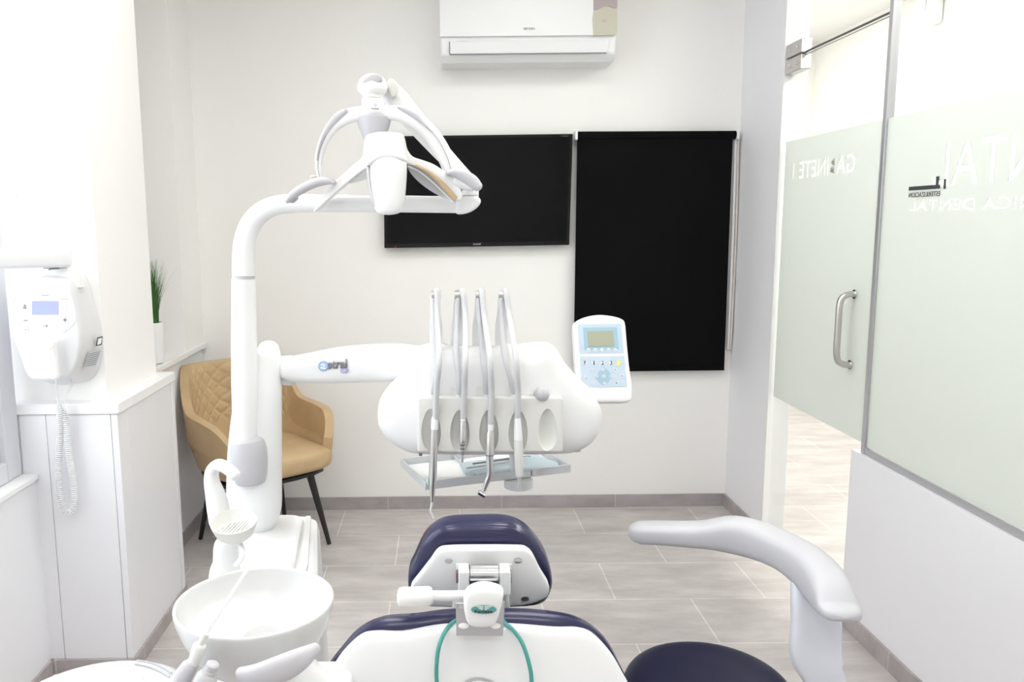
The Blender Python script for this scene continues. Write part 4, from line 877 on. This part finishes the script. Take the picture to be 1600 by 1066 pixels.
obj('seat_shell', extrude(NB(), [p-V((0, 0, .10)) for p in so], (0, 0, 1), .045), WHITE, t, bevel=.01)
obj('pedestal', loft(NB(), [(V((.06, 1.72, .12)), .10, .10), (V((.06, 1.72, .30)), .09, .09)], (0, 1, 0), e=.6, cap=.05, smooth=False), WHITE, t)
obj('chair_base', box(NB(), -.10, .24, 1.35, 1.93, .0, .12), WHITE, t, bevel=.03, segs=4)
# armrest on its post
arp = [((1003, 833), .70, 20, .030), ((1040, 833.5), .70, 21, .034), ((1085, 836), .70, 23, .036), ((1110, 833), .70, 27, .038), ((1145, 835), .70, 31, .040), ((1190, 850), .70, 34, .042), ((1235, 874), .695, 38, .044), ((1272, 902), .69, 40, .044), ((1297, 932), .68, 39, .042), ((1308, 953), .67, 34, .038)]
ya = [1.98, 1.96, 1.93, 1.91, 1.88, 1.83, 1.76, 1.69, 1.62, 1.58]
LA = []
b = NB()
armP = [(1003, 1.985, 813, 854), (1040, 1.965, 813, 856), (1085, 1.935, 813, 860), (1112, 1.915, 809, 862.5), (1145, 1.89, 804.5, 869), (1190, 1.845, 815, 881), (1230, 1.785, 833, 899), (1262, 1.72, 851, 925), (1288, 1.655, 876, 955), (1303, 1.60, 905, 972), (1311, 1.57, 935, 976)]
RR = []
Q = crN([tuple(map(float, q)) for q in armP], 6)
Q = [(u, y, a, c) for u, y, a, c in Q]
hw = [.034]*len(Q)
pts = [aY(u, (a+c)/2, y) for u, y, a, c in Q]
def arm_sec(i, s=1.0, d=0.0):
    u, y, a, c = Q[i]; p = pts[i]; tg = (pts[min(i+1, len(Q)-1)] - pts[max(i-1, 0)]).normalized(); tg.z = 0; tg.normalize()
    sdv = V((tg.y, -tg.x, 0)); zt_, zb_ = aY(u, a, y+.02).z, aY(u, c, y-.03).z; hh = (zt_-zb_)/2; zm = (zt_+zb_)/2
    c0_ = V((p.x, p.y, zm)) + tg*d; w = .036 + .006*min(1, i/20)
    return sec(c0_, sdv, V((0, 0, 1)), w*s, hh*s, 24, .6)
nQ = len(Q)
RR = [arm_sec(0, s, -d) for s, d in ((.05, .034), (.4, .0325), (.7, .025), (.9, .014))] + [arm_sec(i) for i in range(nQ)] + [arm_sec(nQ-1, s, d) for s, d in ((.95, .012), (.85, .024), (.6, .032), (.05, .036))]
obj('armrest', rings(b, RR), ARMP, t, angle=70, label='pale grey curved armrest')
pb0 = [(1274, 900, 38, 1.72), (1275, 940, 38, 1.70), (1275, 980, 38, 1.69), (1274, 1020, 39, 1.68), (1284, 1050, 33, 1.67), (1300, 1085, 22, 1.66), (1300, 1200, 20, 1.62)]
obj('armrest_post', loft(NB(), [(aY(u, v, y), px(r, aY(u, v, y)), .018) for u, v, r, y in pb0], (0, 1, 0), n=24, e=.5, cap=.1), mat('post_plastic', (.70, .71, .78), .35), t)
pe = aY(1300, 1200, 1.62)
obj('armrest_bracket', tube(NB(), [pe, V((pe.x-.1, 1.66, pe.z-.08)), V((.4, 1.72, .33)), V((.22, 1.74, .33))], .02, 14), WHITE, t)
# teal tube hung round the headrest neck
tb = thing('neck_tube', aY(756, 1066, 1.46), 'thin teal green rubber tube looped around the headrest bracket', 'tube')
tp = [(713, 969, 1.53), (704, 976, 1.49), (695, 988, 1.46), (686, 1010, 1.44), (682.5, 1035, 1.43), (682.5, 1066, 1.425), (690, 1110, 1.42), (720, 1145, 1.42), (757, 1155, 1.42), (795, 1145, 1.42), (825, 1110, 1.42), (830.5, 1066, 1.425), (826, 1035, 1.43), (816, 1005, 1.445), (802, 985, 1.465), (789, 974, 1.49), (785, 968, 1.53)]
obj('tube_loop', tube(NB(), [aY(u, v, y) for u, v, y in tp], .0040, 12, 8), TEAL, tb)

# ================================================================== STOOL
SZ = .55; sc0 = aZ(1106, 1086, SZ)
t = thing('stool', (sc0.x, sc0.y, 0), 'round dark navy stool beside the dental chair', 'stool')
sr = px(131, sc0)
obj('seat', lathe(NB(), cr([(.001, -.055), (sr*.8, -.055), (sr*.95, -.045), (sr, -.015), (sr*.965, .02), (sr*.8, .04), (sr*.4, .048), (.001, .049)], 4), sc0, n=64), NAVY2, t)
obj('seat_plate', cyl(NB(), sc0-V((0, 0, .056)), sc0-V((0, 0, .075)), .12), BLK, t)
obj('gas_lift', cyl(NB(), V((sc0.x, sc0.y, .09)), sc0-V((0, 0, .075)), .022), CHROME, t)
for i in range(5):
    a = 2*pi*i/5+.3; d_v = V((math.cos(a), math.sin(a), 0)); c = V((sc0.x, sc0.y, .085))
    obj('base_leg', loft(NB(), [(c, .022, .014), (c+d_v*.21-V((0, 0, .012)), .013, .010)], (0, 0, 1), cap=.4, smooth=False), CHROME, t)
    w0 = V((c.x, c.y, .026)) + d_v*.20
    obj('caster', cyl(NB(), w0 + d_v.cross(V((0, 0, 1)))*.014, w0 - d_v.cross(V((0, 0, 1)))*.014, .0255), BLK, t)

# ================================================================== ASSISTANT TRAY AND SUCTION
AZ = .80
t = thing('assistant_console', aZ(165, 1066, AZ), 'white oval assistant console with raised rim beside the suction handpieces', 'console')
cc = aZ(150, 1118, AZ); ra = px(152, cc)
rm = []
obj('console_body', lathe(NB(), cr([(.001, -.06), (ra*.55, -.058), (ra*.9, -.035), (ra*1.0, -.008), (ra*.985, .008), (ra*.93, .013), (ra*.80, .010), (ra*.70, .001), (ra*.5, -.006), (.001, -.008)], 3), cc, n=64, sy=.95), BOWLW, t)
b = NB(); rings(b, [[cc + V((x, y, z)) for x, y in smo([(-.02, .085), (.03, .082), (.06, .03), (.05, -.06), (-.02, -.07), (-.07, .0), (-.06, .06)], 4)] for z in (-.006, .0)])
obj('key_pad', b, WARMW, t, bevel=.004)
tg_ = aZ(178, 1052, AZ+.01)
obj('raised_holder', loft(NB(), [(tg_+V((-.03, -.04, -.012)), .03, .01), (tg_+V((.005, .0, -.002)), .026, .012), (tg_+V((.04, -.03, -.012)), .02, .01)], (0, 0, 1), cap=.8), WHITE, t)
b = NB()
for s, ofs in ((1, 0), (.62, .035)):
    pp = [aZ(248+u*1.0, 1044+v, AZ+.014) for u, v in ((-34, -12), (-20, -10), (-6, -6), (8, 0), (20, 8))]
    tube(b, [p+V((0, -ofs*.3, 0)) for p in pp], .0012, 6)
obj('trim_line', b, GREYP, t)
obj('console_post', loft(NB(), [(cc+V((.0, .0, -.055)), .04, .04), (cc+V((0, .0, -.4)), .035, .035), (V((cc.x, cc.y, 0.0)), .06, .06)], (0, 1, 0), cap=.0), WHITE, t)
# saliva ejector
def SY(u, v, y): return aY(u, v, y)
e = thing('saliva_ejector', aY(296, 1066, 1.10), 'grey suction handpiece with thin clear tube pointing over the bowl', 'suction handpiece')
s0 = aY(300, 1040, 1.10)
def sp(nm, L_, m_, par, y=1.10, **k): return obj(nm, loft(NB(), [(aY(u, v, y), px(r, aY(u, v, y)), px(r, aY(u, v, y))) for u, v, r in L_], (.05, 1, .05), n=22, cap=.15, smooth=False), m_, par, **k)
sp('body', [(272, 1100, 14), (280, 1076, 15), (287, 1056, 15), (296, 1042, 13), (303, 1035, 9)], GREYP, e)
sp('tip_adapter', [(302, 1037, 9), (312, 1010, 11), (313, 1007, 9)], WARMW, e)
sp('tip_collar', [(313, 1009, 5), (320, 994, 6), (322, 990, 5)], WARMW, e)
A, B = aY(320, 992, 1.10), aY(387, 890, 1.16)
obj('clear_tube', tube(NB(), [A, A.lerp(B, .5)+V((.002, 0, .002)), B], .0029, 12), CLEARP, e)
obj('tube_wire', tube(NB(), [A, A.lerp(B, .5)+V((.002, 0, .002)), B], .0009, 6), WHITE, e)
e2 = thing('suction_handpiece', aY(322, 1080, 1.08), 'stubby grey ribbed suction handpiece without a tube, below the spittoon bowl', 'suction handpiece')
sp('body', [(310, 1100, 19), (318, 1075, 19), (323, 1058, 17), (327, 1052, 13)], GREYP, e2, 1.08)
sp('cap', [(326.5, 1053, 11.5), (329, 1047, 11.5)], mat('cap_grey', (.52, .52, .53), .4), e2, 1.08)
sp('cap_tip', [(329.3, 1046, 10.5), (333, 1038, 10.5), (333.5, 1036.5, 8.5)], GREYP, e2, 1.08)

# ================================================================== LIGHT
w = bpy.data.worlds.new('world'); sc.world = w; w.use_nodes = True
w.node_tree.nodes['Background'].inputs[0].default_value = (.90, .95, 1, 1); w.node_tree.nodes['Background'].inputs[1].default_value = 2.2
def area(name, loc, rot, sx, sy, power, col=(1, 1, 1)):
    l = bpy.data.lights.new(name, 'AREA'); l.shape = 'RECTANGLE'; l.size = sx; l.size_y = sy; l.energy = power; l.color = col
    o = bpy.data.objects.new(name, l); COL.objects.link(o); o.location = loc; o.rotation_euler = rot; return o
area('window_daylight', (LX-.2, 1.45, 1.7), (0, -pi/2, 0), 1.9, 2.1, 9, (.93, .96, 1))
sc.view_settings.view_transform = 'Standard'; sc.view_settings.look = 'None'; sc.view_settings.gamma = 1; sc.view_settings.use_curve_mapping = False
sc.view_settings.exposure = 0.46
sc.cycles.max_bounces = 8; sc.cycles.diffuse_bounces = 5; sc.cycles.transparent_max_bounces = 12
sc.cycles.sample_clamp_indirect = 4; sc.cycles.caustics_reflective = False; sc.cycles.caustics_refractive = False
sc.cycles.use_denoising = True
